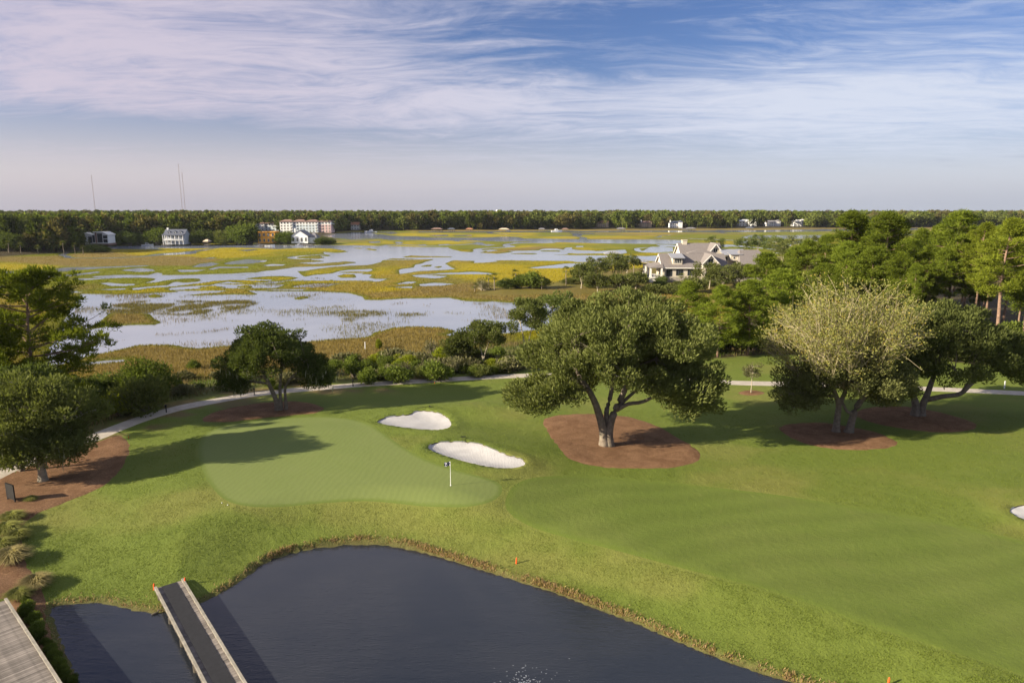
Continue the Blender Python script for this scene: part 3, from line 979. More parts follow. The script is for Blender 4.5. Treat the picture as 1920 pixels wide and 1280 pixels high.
def build_near_ground():
    # scattered points, finer close by, constrained along every traced outline
    rng = np.random.default_rng(4)
    Y1 = 124.0
    rows = [26.0]
    while rows[-1] < Y1 - 0.6:
        rows.append(rows[-1] * 1.0088)
    rows[-1] = Y1
    P = []
    for i, yy in enumerate(rows):
        s = yy * 0.0088
        hw = 22 + yy * 0.80
        n = int(2 * hw / s)
        xs = np.linspace(-hw, hw, n)
        jit = 0.28 * s
        ys = np.full(n, yy)
        if 0 < i < len(rows) - 1:
            ys = ys + rng.uniform(-jit, jit, n)
            xs[1:-1] += rng.uniform(-jit, jit, n - 2)
        P.append(np.stack([xs, ys], 1))
    P = np.vstack(P)
    regions = [('putting_green', GREEN), ('fairway', FAIRWAY), ('cart_path', PATH)] + [('sand_bunker', b) for b in BUNKERS] + [('mulch_bed', b) for b in BEDS]
    def clip_dom(poly):
        q = np.array(poly, float)
        yy = np.clip(q[:, 1], 27.0, Y1 - 1)
        hw = 22 + yy * 0.80 - 0.8
        return np.stack([np.clip(q[:, 0], -hw, hw), yy], 1)
    regions = [(n, clip_dom(b)) for n, b in regions]
    keep = np.ones(len(P), bool)
    for n, b in regions:
        lo = b.min(0) - 1; hi = b.max(0) + 1
        m = (P[:, 0] > lo[0]) & (P[:, 0] < hi[0]) & (P[:, 1] > lo[1]) & (P[:, 1] < hi[1])
        s = np.abs(sdpoly(P[m, 0], P[m, 1], b))
        idx = np.where(m)[0]
        keep[idx[s < 0.0035 * P[m, 1]]] = False
    P = P[keep]
    pts = [P]; edges = []; n0 = len(P)
    for n, b in regions:
        k = len(b)
        edges += [(n0 + i, n0 + (i + 1) % k) for i in range(k)]
        pts.append(b); n0 += k
    allp = np.vstack(pts)
    r = delaunay_2d_cdt([Vector(p) for p in allp.tolist()], edges, [], 0, 1e-4)
    V2 = np.array([(v.x, v.y) for v in r[0]])
    T = np.array(r[2], np.int32)
    cen = V2[T].mean(1)
    cls = np.zeros(len(T), int)
    for k, (n, b) in enumerate(regions):
        ins = sd_near(cen[:, 0], cen[:, 1], b) > 0
        ok = ins & ((cls == 0) | (n != 'mulch_bed'))
        if n == 'cart_path':
            ok = ins
        cls[ok] = k + 1
    x, y = V2[:, 0], V2[:, 1]
    z, col = full_h(x, y)
    e = 0.15
    zx = full_h(x + e, y)[0]; zy = full_h(x, y + e)[0]
    N = np.stack([-(zx - z) / e, -(zy - z) / e, np.ones_like(z)], 1)
    N /= np.linalg.norm(N, axis=1)[:, None]
    labels = {'putting_green': 'pale smooth putting green with a flag', 'fairway': 'closely mown fairway running to the lower corner',
              'cart_path': 'pale concrete cart path curving round the green'}
    bl = ['white sand bunker with a waist, beside the mound behind the green', 'white sand bunker next to the flag, nearest the green', 'white sand bunker cut by the edge of the picture']
    ml = ['brown straw bed under the oak at the left edge, down to the boardwalk', 'brown straw bed round the oak behind the green', 'large brown straw bed round the biggest oak',
          'brown straw bed under the half bare tree', 'shaded brown straw bed under the spreading oak by the wood', 'small straw ring round the staked young tree']
    mats = {'putting_green': M_GREEN, 'fairway': M_FAIR, 'cart_path': M_PATH, 'sand_bunker': M_SAND, 'mulch_bed': M_MULCH}
    nb = nm = 0
    for k in range(len(regions) + 1):
        F = T[cls == k]
        if not len(F):
            continue
        used, inv = np.unique(F, return_inverse=True)
        Fi = inv.reshape(F.shape)
        zz = z[used].copy()
        name = 'ground' if k == 0 else regions[k - 1][0]
        if name == 'sand_bunker':
            b = regions[k - 1][1]
            s = sdpoly(V2[used, 0], V2[used, 1], b)
            zz = zz - 0.09
            lip = np.concatenate([[len(b) - 1], np.arange(len(b))])
        if name == 'mulch_bed':
            s = sdpoly(V2[used, 0], V2[used, 1], regions[k - 1][1])
            zz = zz + 0.10 * sst(0, 0.5, s) + 0.05 * (vnoise(V2[used, 0] * 1.5, V2[used, 1] * 1.5, 6) - 0.5) * (s > 0.1)
        V = np.column_stack([V2[used], zz])
        at_ = {'col': col[used]} if k == 0 else None
        if name in ('putting_green', 'fairway'):
            at_ = {'edge': np.maximum(sdpoly(V2[used, 0], V2[used, 1], regions[k - 1][1]), 0)}
        me = np_mesh(name, V, Fi, True, at_)
        if name in ('ground', 'putting_green', 'fairway', 'cart_path'):
            me.normals_split_custom_set_from_vertices([tuple(q) for q in N[used]])
        o = add_obj(name, me, M_GROUND if k == 0 else mats[name])
        tag(o, kind='structure')
        if name == 'sand_bunker':
            tag(o, bl[nb]); nb += 1
            lb = MB()
            bz = full_h(b[:, 0], b[:, 1])[0]
            n = len(b)
            vs = [(b[i, 0], b[i, 1], bz[i] + 0.02) for i in range(n)] + [(b[i, 0], b[i, 1], bz[i] - 0.4) for i in range(n)]
            lb.add(vs, [(i, (i + 1) % n, (i + 1) % n + n, i + n) for i in range(n)])
            lb.build('bunker_lip', M_SOIL, o)
        elif name == 'mulch_bed':
            tag(o, ml[nm]); nm += 1
        elif k:
            tag(o, labels[name])
    return


def build_far_ground():
    rows = [123.6]
    while rows[-1] < 1250:
        rows.append(rows[-1] * 1.0052)
    while rows[-1] < 14000:
        rows.append(rows[-1] * 1.25)
    rows = np.array(rows)
    nu = 520
    U = np.linspace(-1, 1, nu)
    hw = 22 + rows * 0.82
    X = U[None, :] * hw[:, None]
    Y = np.repeat(rows[:, None], nu, 1)
    z, col = full_h(X.ravel(), Y.ravel())
    z = z - 0.03 * (Y.ravel() < 125)
    i = np.arange(len(rows) - 1)[:, None] * nu + np.arange(nu - 1)[None, :]
    F = np.stack([i, i + 1, i + nu + 1, i + nu], -1).reshape(-1, 4)
    me = np_mesh('terrain', np.column_stack([X.ravel(), Y.ravel(), z]), F, True, {'col': col})
    tag(add_obj('terrain', me, M_GROUND), kind='structure')


build_near_ground()
build_far_ground()


def sheet(name, poly, z, mat):
    me = bpy.data.meshes.new(name)
    me.from_pydata([(p[0], p[1], z) for p in poly], [], [tuple(range(len(poly)))])
    me.update()
    o = add_obj(name, me, mat)
    if me.polygons[0].normal.z < 0:
        me.flip_normals()
    return tag(o, kind='structure')


sheet('marsh_water', [(-1500, 90), (1500, 90), (1500, 1300), (-1500, 1300)], 0.0, M_MARSHW)


def offset_poly(b, d):
    e = np.roll(b, -1, 0) - np.roll(b, 1, 0)
    n = np.stack([e[:, 1], -e[:, 0]], 1) / np.linalg.norm(e, axis=1)[:, None]
    area = 0.5 * np.sum(b[:, 0] * np.roll(b[:, 1], -1) - np.roll(b[:, 0], -1) * b[:, 1])
    return b + n * d * (1 if area > 0 else -1)


sheet('pond_water', offset_poly(POND, 0.25), POND_Z, M_PONDW)


def _gz(x, y):
    x = np.array([x]); y = np.array([y])
    h = h2(x, y)[0]
    if y[0] > 110:
        h = max(h, -0.8 + 1.1 * sst(-3, 0, sdpoly(x, y, FAR_LAND))[0] + 1.3 * sst(0, 15, sdpoly(x, y, FAR_LAND))[0],
                -0.8 + 1.1 * sst(-3, 0, sdpoly(x, y, HOUSE_LAND))[0] + 0.7 * sst(0, 12, sdpoly(x, y, HOUSE_LAND))[0], 0.1)
    return float(h)


# ------------------------------------------------------------------ vegetation
M_BARK = plain('oak_bark', (0.155, 0.125, 0.095), 0.95, 0.3, 3.0, dirt=(0.19, 0.19, 0.14), bumps=(9, 0.9, 0.05))
M_TWIG = plain('tan_twigs', (0.34, 0.29, 0.18), 0.95, 0.2, 2.0)
M_BARKP = plain('pale_bark', (0.30, 0.26, 0.19), 0.95, 0.25, 3.0, bumps=(9, 0.7, 0.04))
M_PINEB = plain('pine_bark', (0.21, 0.135, 0.095), 0.95, 0.3, 4.0, dirt=(0.10, 0.075, 0.06), bumps=(7, 0.9, 0.05))
M_PALMB = plain('palm_bark', (0.20, 0.165, 0.125), 0.95, 0.3, 6.0, bumps=(8, 0.8, 0.05))
M_OAK = leafmat('oak_leaves', (0.060, 0.076, 0.021), (0.130, 0.148, 0.046), 0.32)
M_OAK2 = leafmat('oak_leaves_olive', (0.062, 0.076, 0.021), (0.140, 0.153, 0.048), 0.32)
M_OAKL = leafmat('oak_leaves_pale', (0.072, 0.082, 0.027), (0.150, 0.156, 0.058), 0.32)
M_OAKD = leafmat('oak_leaves_dark', (0.050, 0.070, 0.020), (0.115, 0.140, 0.040), 0.32)
M_PALE = leafmat('thin_pale_leaves', (0.155, 0.165, 0.048), (0.270, 0.265, 0.085), 0.35, tipcol=(0.34, 0.27, 0.06))
M_PINE = leafmat('pine_needles', (0.060, 0.089, 0.011), (0.156, 0.190, 0.024), 0.30)
M_PINED = leafmat('pine_needles_dark', (0.066, 0.088, 0.010), (0.155, 0.175, 0.020), 0.30)
M_SHRUB = leafmat('shrub_leaves', (0.060, 0.084, 0.019), (0.126, 0.156, 0.031), 0.3)
M_SHRUBY = leafmat('yellow_green_shrub_leaves', (0.132, 0.162, 0.014), (0.228, 0.246, 0.026), 0.35)
M_SHRUBG = leafmat('grey_shrub_leaves', (0.085, 0.084, 0.042), (0.150, 0.142, 0.075), 0.25)
M_PALM = leafmat('palm_fronds', (0.060, 0.082, 0.016), (0.120, 0.135, 0.030), 0.3, tipcol=(0.20, 0.145, 0.05))
M_MOSS = leafmat('hanging_moss', (0.20, 0.20, 0.13), (0.30, 0.30, 0.21), 0.3)
M_FARF = leafmat('far_crowns', (0.054, 0.072, 0.016), (0.117, 0.131, 0.032), 0.2, objvar=0.45)
M_FARA = leafmat('far_autumn_crowns', (0.063, 0.059, 0.020), (0.113, 0.097, 0.032), 0.2, objvar=0.35)
M_FARP = leafmat('far_pine_crowns', (0.050, 0.074, 0.013), (0.117, 0.142, 0.022), 0.2, objvar=0.4)


def unit(rng, n):
    d = rng.normal(size=(n, 3))
    return d / np.linalg.norm(d, axis=1)[:, None]


def leaves_np(C, D, L, W, rng, roll=None):
    """rhombus leaves: base C, direction D, length L, width W"""
    n = len(C)
    r = unit(rng, n)
    S = np.cross(D, r)
    S /= np.linalg.norm(S, axis=1)[:, None] + 1e-9
    L = np.broadcast_to(np.asarray(L, float), (n,))[:, None]
    W = np.broadcast_to(np.asarray(W, float), (n,))[:, None]
    V = np.stack([C, C + D * L * 0.5 + S * W * 0.5, C + D * L, C + D * L * 0.5 - S * W * 0.5], 1).reshape(-1, 3)
    F = np.arange(4 * n, dtype=np.int32).reshape(-1, 4)
    return V, F


def spikes_np(C, D, L, W, rng):
    n = len(C)
    S = np.cross(D, unit(rng, n))
    S /= np.linalg.norm(S, axis=1)[:, None] + 1e-9
    L = np.broadcast_to(np.asarray(L, float), (n,))[:, None]
    W = np.broadcast_to(np.asarray(W, float), (n,))[:, None]
    V = np.stack([C - S * W * 0.5, C + S * W * 0.5, C + D * L], 1).reshape(-1, 3)
    return V, np.arange(3 * n, dtype=np.int32).reshape(-1, 3)


def lobes(d, seed):
    """bumpy radius factor by direction"""
    rr = np.random.default_rng(seed)
    k = 16
    c = unit(rr, k)
    w = rr.uniform(-0.20, 0.28, k)
    g = np.exp(-(1 - d @ c.T) / 0.13)
    return 1.0 + (g * w).sum(1)


def clump_leaves(rng, centres, radii, per, size, aspect, outc, upb=0.5, squash=0.75):
    """leaf sprays on the shell of every clump"""
    out_v = []
    n = len(centres)
    cnt = np.maximum(6, (per * (radii / radii.mean()) ** 2).astype(int))
    idx = np.repeat(np.arange(n), cnt)
    d = unit(rng, len(idx))
    rr = radii[idx] * (0.45 + 0.6 * rng.random(len(idx)) ** 0.6)
    P = centres[idx] + d * rr[:, None] * np.array((1, 1, squash))
    o = centres[idx] - outc
    o /= np.linalg.norm(o, axis=1)[:, None] + 1e-6
    D = d * 0.55 + o * 0.45 + np.array((0, 0, upb)) + rng.normal(size=P.shape) * 0.42
    D /= np.linalg.norm(D, axis=1)[:, None]
    L = size * rng.uniform(0.65, 1.35, len(idx))
    return leaves_np(P, D, L, L * aspect, rng)


def limb_pts(a, b, rng, sag=0.12, n=6):
    a = np.asarray(a, float); b = np.asarray(b, float)
    L = np.linalg.norm(b - a)
    mid = (a + b) / 2 + rng.normal(size=3) * L * 0.07 + np.array((0, 0, L * sag))
    t = np.linspace(0, 1, n)[:, None]
    return (1 - t) ** 2 * a + 2 * t * (1 - t) * mid + t ** 2 * b


def broad_tree(name, label, loc, seed, centre, semi, stems, leaf_mat, bark, n_clump, per, leaf=0.5, aspect=0.34, clump_r=(0.9, 1.6), flat_base=-0.45,
               extra=None, cat='tree', group=None, moss=0, upb=0.5, lobes_n=24):
    """spreading tree: given stems, limbs to each part of the crown, leaf clumps through the crown's volume"""
    rng = np.random.default_rng(seed)
    centre = np.array(centre, float); semi = np.array(semi, float)
    # big boughs first, leaf clumps on and in them
    nl = lobes_n
    ld = unit(rng, nl * 40)
    ld = ld[ld[:, 2] > flat_base]
    pick = [0]
    dd = 1 - ld @ ld[0]
    for _ in range(nl - 1):
        j = int(np.argmax(dd * rng.uniform(0.6, 1, len(dd)))); pick.append(j)
        dd = np.minimum(dd, 1 - ld @ ld[j])
    ld = ld[pick]
    lr = rng.uniform(0.52, 0.80, nl)
    lc = ld * lr[:, None]
    ls = rng.uniform(0.17, 0.38, nl)
    idx = rng.choice(nl, n_clump, p=ls ** 2 / (ls ** 2).sum())
    d = unit(rng, n_clump)
    q = lc[idx] + d * (ls[idx] * rng.uniform(0.55, 1.0, n_clump))[:, None] * np.array((1, 1, 0.85))
    C = centre + q * semi
    C[:, 2] = np.maximum(C[:, 2], centre[2] + flat_base * semi[2] * (0.7 + 0.5 * rng.random(len(C))))
    if extra is not None:
        for ec, es, n in extra:
            dd = unit(rng, n)
            C = np.vstack([C, np.array(ec) + dd * np.array(es) * rng.random((n, 1)) ** 0.4])
    rad = rng.uniform(*clump_r, len(C))
    root = empty(name, loc)
    tag(root, label, cat, group)
    # wood
    mb = MB()
    tips = []
    for pts, r0, r1 in stems:
        sp = smooth_open(np.array(pts, float), 0.5)
        k = np.linspace(0, 1, len(sp))
        radv = r0 * (1 - k) + r1 * k
        radv = radv * (1 + 0.55 * np.exp(-((sp[:, 2] - sp[0, 2]) / 0.5))) if sp[0, 2] < 0.3 else radv
        mb.tube(sp, radv, 9)
        for p, r in zip(sp[len(sp) // 2:], radv[len(sp) // 2:]):
            tips.append((p, r))
    # primary limbs: farthest-point choice of clumps
    prim = [int(rng.integers(len(C)))]
    dist = np.linalg.norm(C - C[prim[0]], axis=1)
    npr = min(26, max(8, len(C) // 9))
    for _ in range(npr):
        j = int(np.argmax(dist)); prim.append(j)
        dist = np.minimum(dist, np.linalg.norm(C - C[j], axis=1))
    tp = np.array([p for p, _ in tips]); tr = np.array([r for _, r in tips])
    nodes = [(p, r) for p, r in tips]
    lp = []
    for j in prim:
        k = int(np.argmin(np.linalg.norm(tp - C[j], axis=1) + 0.6 * np.abs(tp[:, 2] - C[j, 2])))
        pts = limb_pts(tp[k], C[j], rng, 0.08, 7)
        r = np.linspace(min(tr[k] * 0.75, 0.26), 0.05, 7)
        mb.tube(pts, r, 6)
        lp += list(zip(pts[2:], r[2:]))
    LP = np.array([p for p, _ in lp]); LR = np.array([r for _, r in lp])
    for j in range(len(C)):
        if j in prim:
            continue
        k = int(np.argmin(np.linalg.norm(LP - C[j], axis=1)))
        mb.tube(limb_pts(LP[k], C[j], rng, 0.05, 4), np.linspace(min(LR[k] * 0.7, 0.09), 0.02, 4), 4, cap=False)
    mb.build('trunk', bark, root, smooth=True)
    V, F = clump_leaves(rng, C, rad, per, leaf, aspect, centre - np.array((0, 0, semi[2] * 0.6)), upb)
    add_obj('crown', np_mesh('crown', V, F), leaf_mat, root)
    if moss:
        low = C[C[:, 2] < np.quantile(C[:, 2], 0.35)]
        P = low[rng.integers(len(low), size=moss)] + rng.normal(size=(moss, 3)) * np.array((0.7, 0.7, 0.2))
        D = np.tile(np.array((0, 0, -1.0)), (moss, 1)) + rng.normal(size=(moss, 3)) * 0.08
        V, F = leaves_np(P, D, rng.uniform(0.5, 1.5, moss), 0.12, rng)
        add_obj('hanging_moss', np_mesh('hanging_moss', V, F), M_MOSS, root)['kind'] = 'stuff'
    return root


def quick_h(x, y):
    return np.maximum(h1(x, y), 0.2)


def gpos(px, py):
    p = drape([(px, py)], quick_h, it=9)[0]
    return Vector((p[0], p[1], _gz(p[0], p[1])))


# the big oak in the middle
L0 = gpos(1137, 836)
broad_tree('live_oak', 'biggest oak, with forked grey trunks on the large brown straw bed', L0, 11, (0.3, 0.4, 9.4), (11.0, 9.0, 7.0),
           [([(-0.2, 0, -0.2), (-0.35, 0.1, 1.6), (-0.9, 0.0, 3.6), (-1.7, -0.3, 5.6), (-3.2, -0.2, 8.0)], 0.52, 0.24),
            ([(0.3, 0.05, -0.2), (0.25, 0.1, 1.5), (0.6, 0.2, 3.2), (1.6, 0.5, 5.4), (2.8, 0.6, 8.5)], 0.50, 0.22),
            ([(0.2, 0.3, 2.0), (0.0, 0.6, 3.6), (0.5, 1.2, 5.4), (0.9, 1.6, 8.6)], 0.30, 0.18),
            ([(1.0, 0.3, 3.9), (2.2, 0.0, 4.7), (3.8, -0.4, 5.1), (6.2, -0.6, 6.6)], 0.24, 0.13),
            ([(1.1, 0.3, 4.2), (2.3, 0.8, 5.2), (3.6, 1.4, 6.2), (5.6, 2.6, 8.4)], 0.20, 0.12)],
           M_OAK2, M_BARK, 330, 300, 0.36, 0.36, (0.8, 1.5), -0.12,
           extra=[((8.8, -1.5, 6.6), (3.2, 2.6, 2.8), 34), ((-7.6, -1.5, 6.2), (3.2, 2.6, 1.5), 24), ((-5.2, -2.0, 6.8), (2.4, 2.2, 1.4), 14), ((5.2, -2.0, 7.2), (2.6, 2.4, 1.8), 20), ((-2.5, 5.0, 7.0), (4, 2.5, 2.0), 20), ((4, 5.0, 7.0), (4, 2.5, 2.0), 20)],
           upb=0.75)

# the oak behind the green, moss hanging from its lower limbs
L0 = gpos(521, 770)
broad_tree('live_oak', 'rounded dark oak with hanging moss, on the bed behind the green', L0, 23, (-0.6, 0.6, 6.9), (5.9, 5.4, 4.1),
           [([(0, 0, -0.2), (-0.15, 0.1, 1.3), (-0.6, 0.1, 2.6), (-1.4, 0.3, 4.4), (-2.4, 0.5, 6.2)], 0.33, 0.16),
            ([(0.35, 0.1, -0.2), (0.35, 0.2, 1.4), (0.3, 0.5, 3.0), (0.6, 0.8, 5.6)], 0.24, 0.14),
            ([(0.95, 0.4, -0.2), (0.95, 0.4, 1.6), (1.0, 0.5, 3.0), (2.2, 0.7, 4.6), (4.2, 0.6, 5.6)], 0.20, 0.12)],
           M_OAKD, M_BARK, 170, 220, 0.33, 0.38, (0.65, 1.15), -0.3,
           extra=[((4.6, 0.4, 4.9), (2.0, 2.0, 1.9), 30), ((-5.0, -0.6, 3.9), (1.9, 1.6, 1.3), 16)], moss=260, upb=0.35)

# half bare tree on the right: green below, pale twigs and a few yellow leaves above
def half_bare(loc):
    rng = np.random.default_rng(5)
    root = broad_tree('half_bare_tree', 'half bare tree with pale twigs above green leaves and two trunks', loc, 31, (0.0, 0.4, 6.6), (8.2, 5.6, 3.6),
                      [([(-0.6, 0, -0.2), (-0.6, 0, 1.6), (-0.55, 0.1, 3.4), (-1.3, 0.2, 5.2), (-2.6, 0.2, 9.2)], 0.40, 0.17),
                       ([(0.75, -0.2, -0.2), (1.0, -0.2, 1.5), (1.5, 0, 3.0), (2.8, 0.2, 4.9), (4.4, 0.4, 8.0)], 0.44, 0.16),
                       ([(-0.5, 0.1, 3.1), (0.2, 0.2, 5.2), (0.8, 0.4, 9.4)], 0.28, 0.14),
                       ([(1.2, -0.1, 2.3), (0.4, -0.2, 2.5), (-0.2, 0, 3.6)], 0.20, 0.14)],
                      M_OAKL, M_BARK, 150, 240, 0.34, 0.36, (0.7, 1.25), -0.5,
                      extra=[((-6.4, -1.5, 4.6), (2.6, 2, 1.4), 16), ((4.6, -1.0, 6.2), (2.8, 2.4, 2.4), 26)], upb=0.6, lobes_n=20)
    # fans of bare pale twigs above
    mb = MB()
    leaf = []
    for k in range(30):
        a = rng.random() * 6.28
        rad = 4.6 * math.sqrt(rng.random())
        b = np.array((-0.2 + rad * 1.15 * math.cos(a), 0.2 + rad * 0.8 * math.sin(a), 9.6 - 0.14 * rad * rad))
        s0 = np.array((b[0] * 0.25, b[1] * 0.25, 5.4))
        mb.tube(limb_pts(s0, b, rng, -0.05, 5), np.linspace(0.15, 0.085, 5), 5, cap=False)
        for j in range(9):
            dirv = np.array((b[0] * 0.16 + rng.normal() * 0.42, b[1] * 0.16 - 0.06 + rng.normal() * 0.42, 1.0))
            dirv /= np.linalg.norm(dirv)
            top = 17.6 - 0.085 * (b[0] + 0.2) ** 2 - 0.10 * b[1] ** 2
            e = b + dirv * max(1.5, (top - b[2])) * rng.uniform(0.45, 0.98)
            rad_ = np.linalg.norm((e - np.array((-0.2, 0.2, 8.2))) / np.array((8.2, 6.6, 9.2)))
            if rad_ > 1: e = np.array((-0.2, 0.2, 8.2)) + (e - np.array((-0.2, 0.2, 8.2))) / rad_
            pts = limb_pts(b, e, rng, 0.03, 6)
            mb.tube(pts, np.linspace(0.055, 0.018, 6), 4, cap=False)
            for q in range(9):
                s1 = pts[rng.integers(1, 6)]
                e2 = s1 + (dirv + rng.normal(size=3) * 0.5) * rng.uniform(0.6, 1.7)
                mb.tube([s1, (s1 + e2) / 2 + rng.normal(size=3) * 0.08, e2], [0.020, 0.016, 0.011], 3, cap=False)
                leaf.append(e2)
    mb.build('bare_twigs', M_TWIG, root)
    C = np.array(leaf)
    V, F = clump_leaves(rng, C, rng.uniform(0.35, 0.75, len(C)), 14, 0.22, 0.5, np.array((0, 0, 4.0)), 0.4)
    add_obj('sparse_leaves', np_mesh('sparse_leaves', V, F), M_PALE, root)
    return root


half_bare(gpos(1577, 810))

# the spreading oak nearest the wood
L0 = gpos(1722, 780)
broad_tree('live_oak', 'low spreading oak with a long side limb, in front of the pine wood', L0, 47, (2.5, 0.4, 8.0), (10.4, 7.6, 5.9),
           [([(-0.4, 0, -0.2), (-0.5, 0, 1.3), (-0.9, 0.1, 2.6), (-2.2, 0.2, 4.6), (-4.2, 0.4, 6.4)], 0.50, 0.20),
            ([(0.35, 0.1, -0.2), (0.4, 0.1, 1.3), (0.9, 0.2, 2.8), (1.6, 0.5, 5.0), (2.4, 0.8, 7.6)], 0.46, 0.20),
            ([(0.9, 0.1, 2.1), (2.6, -0.2, 2.6), (4.6, -0.4, 3.0), (6.0, -0.3, 4.4), (8.0, 0.0, 5.6), (11.0, 0.2, 6.0)], 0.34, 0.13),
            ([(4.8, -0.4, 3.1), (5.6, -0.3, 4.6), (6.6, 0.4, 6.4), (7.2, 0.8, 8.6)], 0.24, 0.12)],
           M_OAK, M_BARK, 270, 260, 0.38, 0.36, (0.8, 1.4), -0.3,
           extra=[((-5.4, -1.5, 4.2), (3.0, 2.4, 1.8), 26), ((12.4, 0.0, 6.2), (3.0, 3.0, 2.3), 26)], upb=0.7)

# oak at the left edge
L0 = gpos(81, 902)
broad_tree('live_oak', 'grey green oak at the left edge with one short pale trunk', L0, 59, (-1.0, 0.8, 6.2), (6.0, 5.0, 4.2),
           [([(0, 0, -0.2), (0.02, 0, 1.4), (-0.1, 0.1, 2.8), (-0.6, 0.3, 4.6), (-1.2, 0.5, 6.6)], 0.36, 0.18),
            ([(0, 0.1, 2.2), (1.0, 0.4, 3.6), (2.4, 0.6, 5.4)], 0.22, 0.12),
            ([(-0.1, 0.1, 2.4), (-1.4, 0.0, 3.6), (-3.4, 0.2, 5.0)], 0.22, 0.12)],
           M_OAK2, M_BARKP, 180, 250, 0.31, 0.36, (0.8, 1.35), -0.75,
           extra=[((2.3, 0.0, 3.4), (2.0, 1.8, 1.2), 16), ((-0.4, -1.8, 3.5), (2.4, 1.4, 1.0), 18), ((-3.0, -1.5, 3.2), (2.0, 1.4, 1.0), 14), ((-5.0, 1.0, 4.0), (2.2, 2.0, 1.4), 14)], moss=120, upb=0.4)
L0 = gpos(41, 884)
broad_tree('small_oak', 'thin trunked oak partly hidden behind the grey green oak', L0, 61, (0.4, 1.6, 6.4), (4.2, 4.0, 4.0),
           [([(0, 0, -0.2), (0.1, 0, 1.8), (0.3, 0.6, 4.0), (0.4, 1.2, 6.4)], 0.20, 0.10)],
           M_OAKD, M_BARK, 90, 160, 0.42, 0.34, (0.8, 1.3), -0.5)


# ---- pines
def pine_mesh(seed, H, spread, base, puffs=(5, 8), per=88, puff_r=(0.55, 1.1), nd=(0.36, 0.105), lean=0.0, tr=None, levels=None):
    rng = np.random.default_rng(seed)
    wood = MB()
    tr = tr or H * 0.0135
    z = np.linspace(-0.3, H * 0.97, 10)
    lx = lean * (z / H) ** 2 * H + 0.15 * np.sin(z * 0.35 + seed)
    ly = 0.12 * np.cos(z * 0.3 + seed)
    tp = np.stack([lx, ly, z], 1)
    wood.tube(tp, np.linspace(tr, tr * 0.25, 10) * (1 + 0.35 * (z < 0.2)), 8)
    C = []; Rr = []
    nlev = levels or int((H - base) * 3.6)
    for i in range(nlev):
        f = (i + rng.random()) / nlev
        zz = base + (H - base) * f
        prof = math.sin(math.pi * min(1, 0.20 + 0.80 * f ** 0.9)) ** 0.7 if f > 0.35 else 0.62 + 0.9 * f
        prof = max(0.16, min(1.0, prof))
        Lb = spread * prof * rng.uniform(0.55, 1.12)
        a = rng.random() * 2 * math.pi
        o = np.array((np.interp(zz, z, lx), np.interp(zz, z, ly), zz))
        rise = (0.12 + 0.5 * f) * Lb * rng.uniform(0.5, 1.2)
        e = o + np.array((math.cos(a) * Lb, math.sin(a) * Lb, rise))
        pts = limb_pts(o, e, rng, -0.08, 6)
        wood.tube(pts, np.linspace(min(0.10, 0.03 + 0.012 * Lb), 0.015, 6), 4, cap=False)
        npf = int(rng.integers(puffs[0], puffs[1] + 1))
        for k in range(npf):
            tt = 1.0 if k == 0 else rng.uniform(0.4, 1.0)
            p = pts[0] * (1 - tt) + pts[-1] * tt
            p = pts[min(5, int(tt * 5))] * 0.6 + p * 0.4
            off = rng.normal(size=3) * np.array((0.6, 0.6, 0.42)) * (0.5 + 0.12 * Lb)
            C.append(p + off * (k > 0)); Rr.append(rng.uniform(*puff_r))
    C.append(np.array((lx[-1], ly[-1], H))); Rr.append(puff_r[1])
    C = np.array(C); Rr = np.array(Rr)
    idx = np.repeat(np.arange(len(C)), per)
    d = unit(rng, len(idx))
    d[:, 2] = np.where(rng.random(len(idx)) < 0.7, np.abs(d[:, 2]), d[:, 2])
    d /= np.linalg.norm(d, axis=1)[:, None]
    P = C[idx] + d * (Rr[idx] * rng.uniform(0.25, 0.95, len(idx)))[:, None] * np.array((1, 1, 0.9))
    D = d * 0.8 + np.array((0, 0, 0.45)) + rng.normal(size=P.shape) * 0.3
    D /= np.linalg.norm(D, axis=1)[:, None]
    V, F = spikes_np(P, D, nd[0] * rng.uniform(0.7, 1.3, len(idx)), nd[1], rng)
    return wood.mesh('trunk', True), np_mesh('crown', V, F)


PINES = [pine_mesh(101 + k, *a) for k, a in enumerate([
    (22, 4.8, 6.5), (20, 4.2, 8.0), (23.5, 4.6, 11.0), (18, 4.8, 3.0), (21, 4.0, 10.0)])]
for k, (w, c) in enumerate(PINES):
    w.materials.append(M_PINEB)
    c.materials.append(M_PINED if k == 2 else M_PINE)


def put_pine(k, x, y, h, label, group, rz=None, rng=random.Random(3), name='pine_tree', z=None, wide=1.0):
    base = (22, 20, 23.5, 18, 21)[k]
    zz = _gz(x, y) if z is None else z
    o = empty(name, (x, y, zz), rng.random() * 6.28 if rz is None else rz)
    s = h / base
    o.scale = (s * wide, s * wide, s)
    tag(o, label, 'tree', group)
    add_obj('trunk', PINES[k][0], None, o)
    add_obj('crown', PINES[k][1], None, o)
    return o


def top_pine(k, px, py_top, Y, label, group=None, wide=1.0, name='pine_tree'):
    """a pine at distance Y whose top reaches the picture row py_top"""
    p = at(px, py_top, Y)
    z = _gz(p.x, Y)
    return put_pine(k, p.x, Y, p.z - z, label, group, name=name, wide=wide)


GW = 'pines of the wood beyond the fairway'
rp = random.Random(12)
def wood_label(px, Y):
    if px < 1460: return 'young rounded pine between the villa and the half bare tree'
    if px < 1600: return 'pine of the low left slope of the wood, behind the half bare tree'
    if px < 1760: return 'pine in the crowded middle of the wood above the half bare tree'
    if px < 1900: return 'pine in the wood above the spreading oak'
    return 'pine at the far end of the wood, at the edge of the picture'

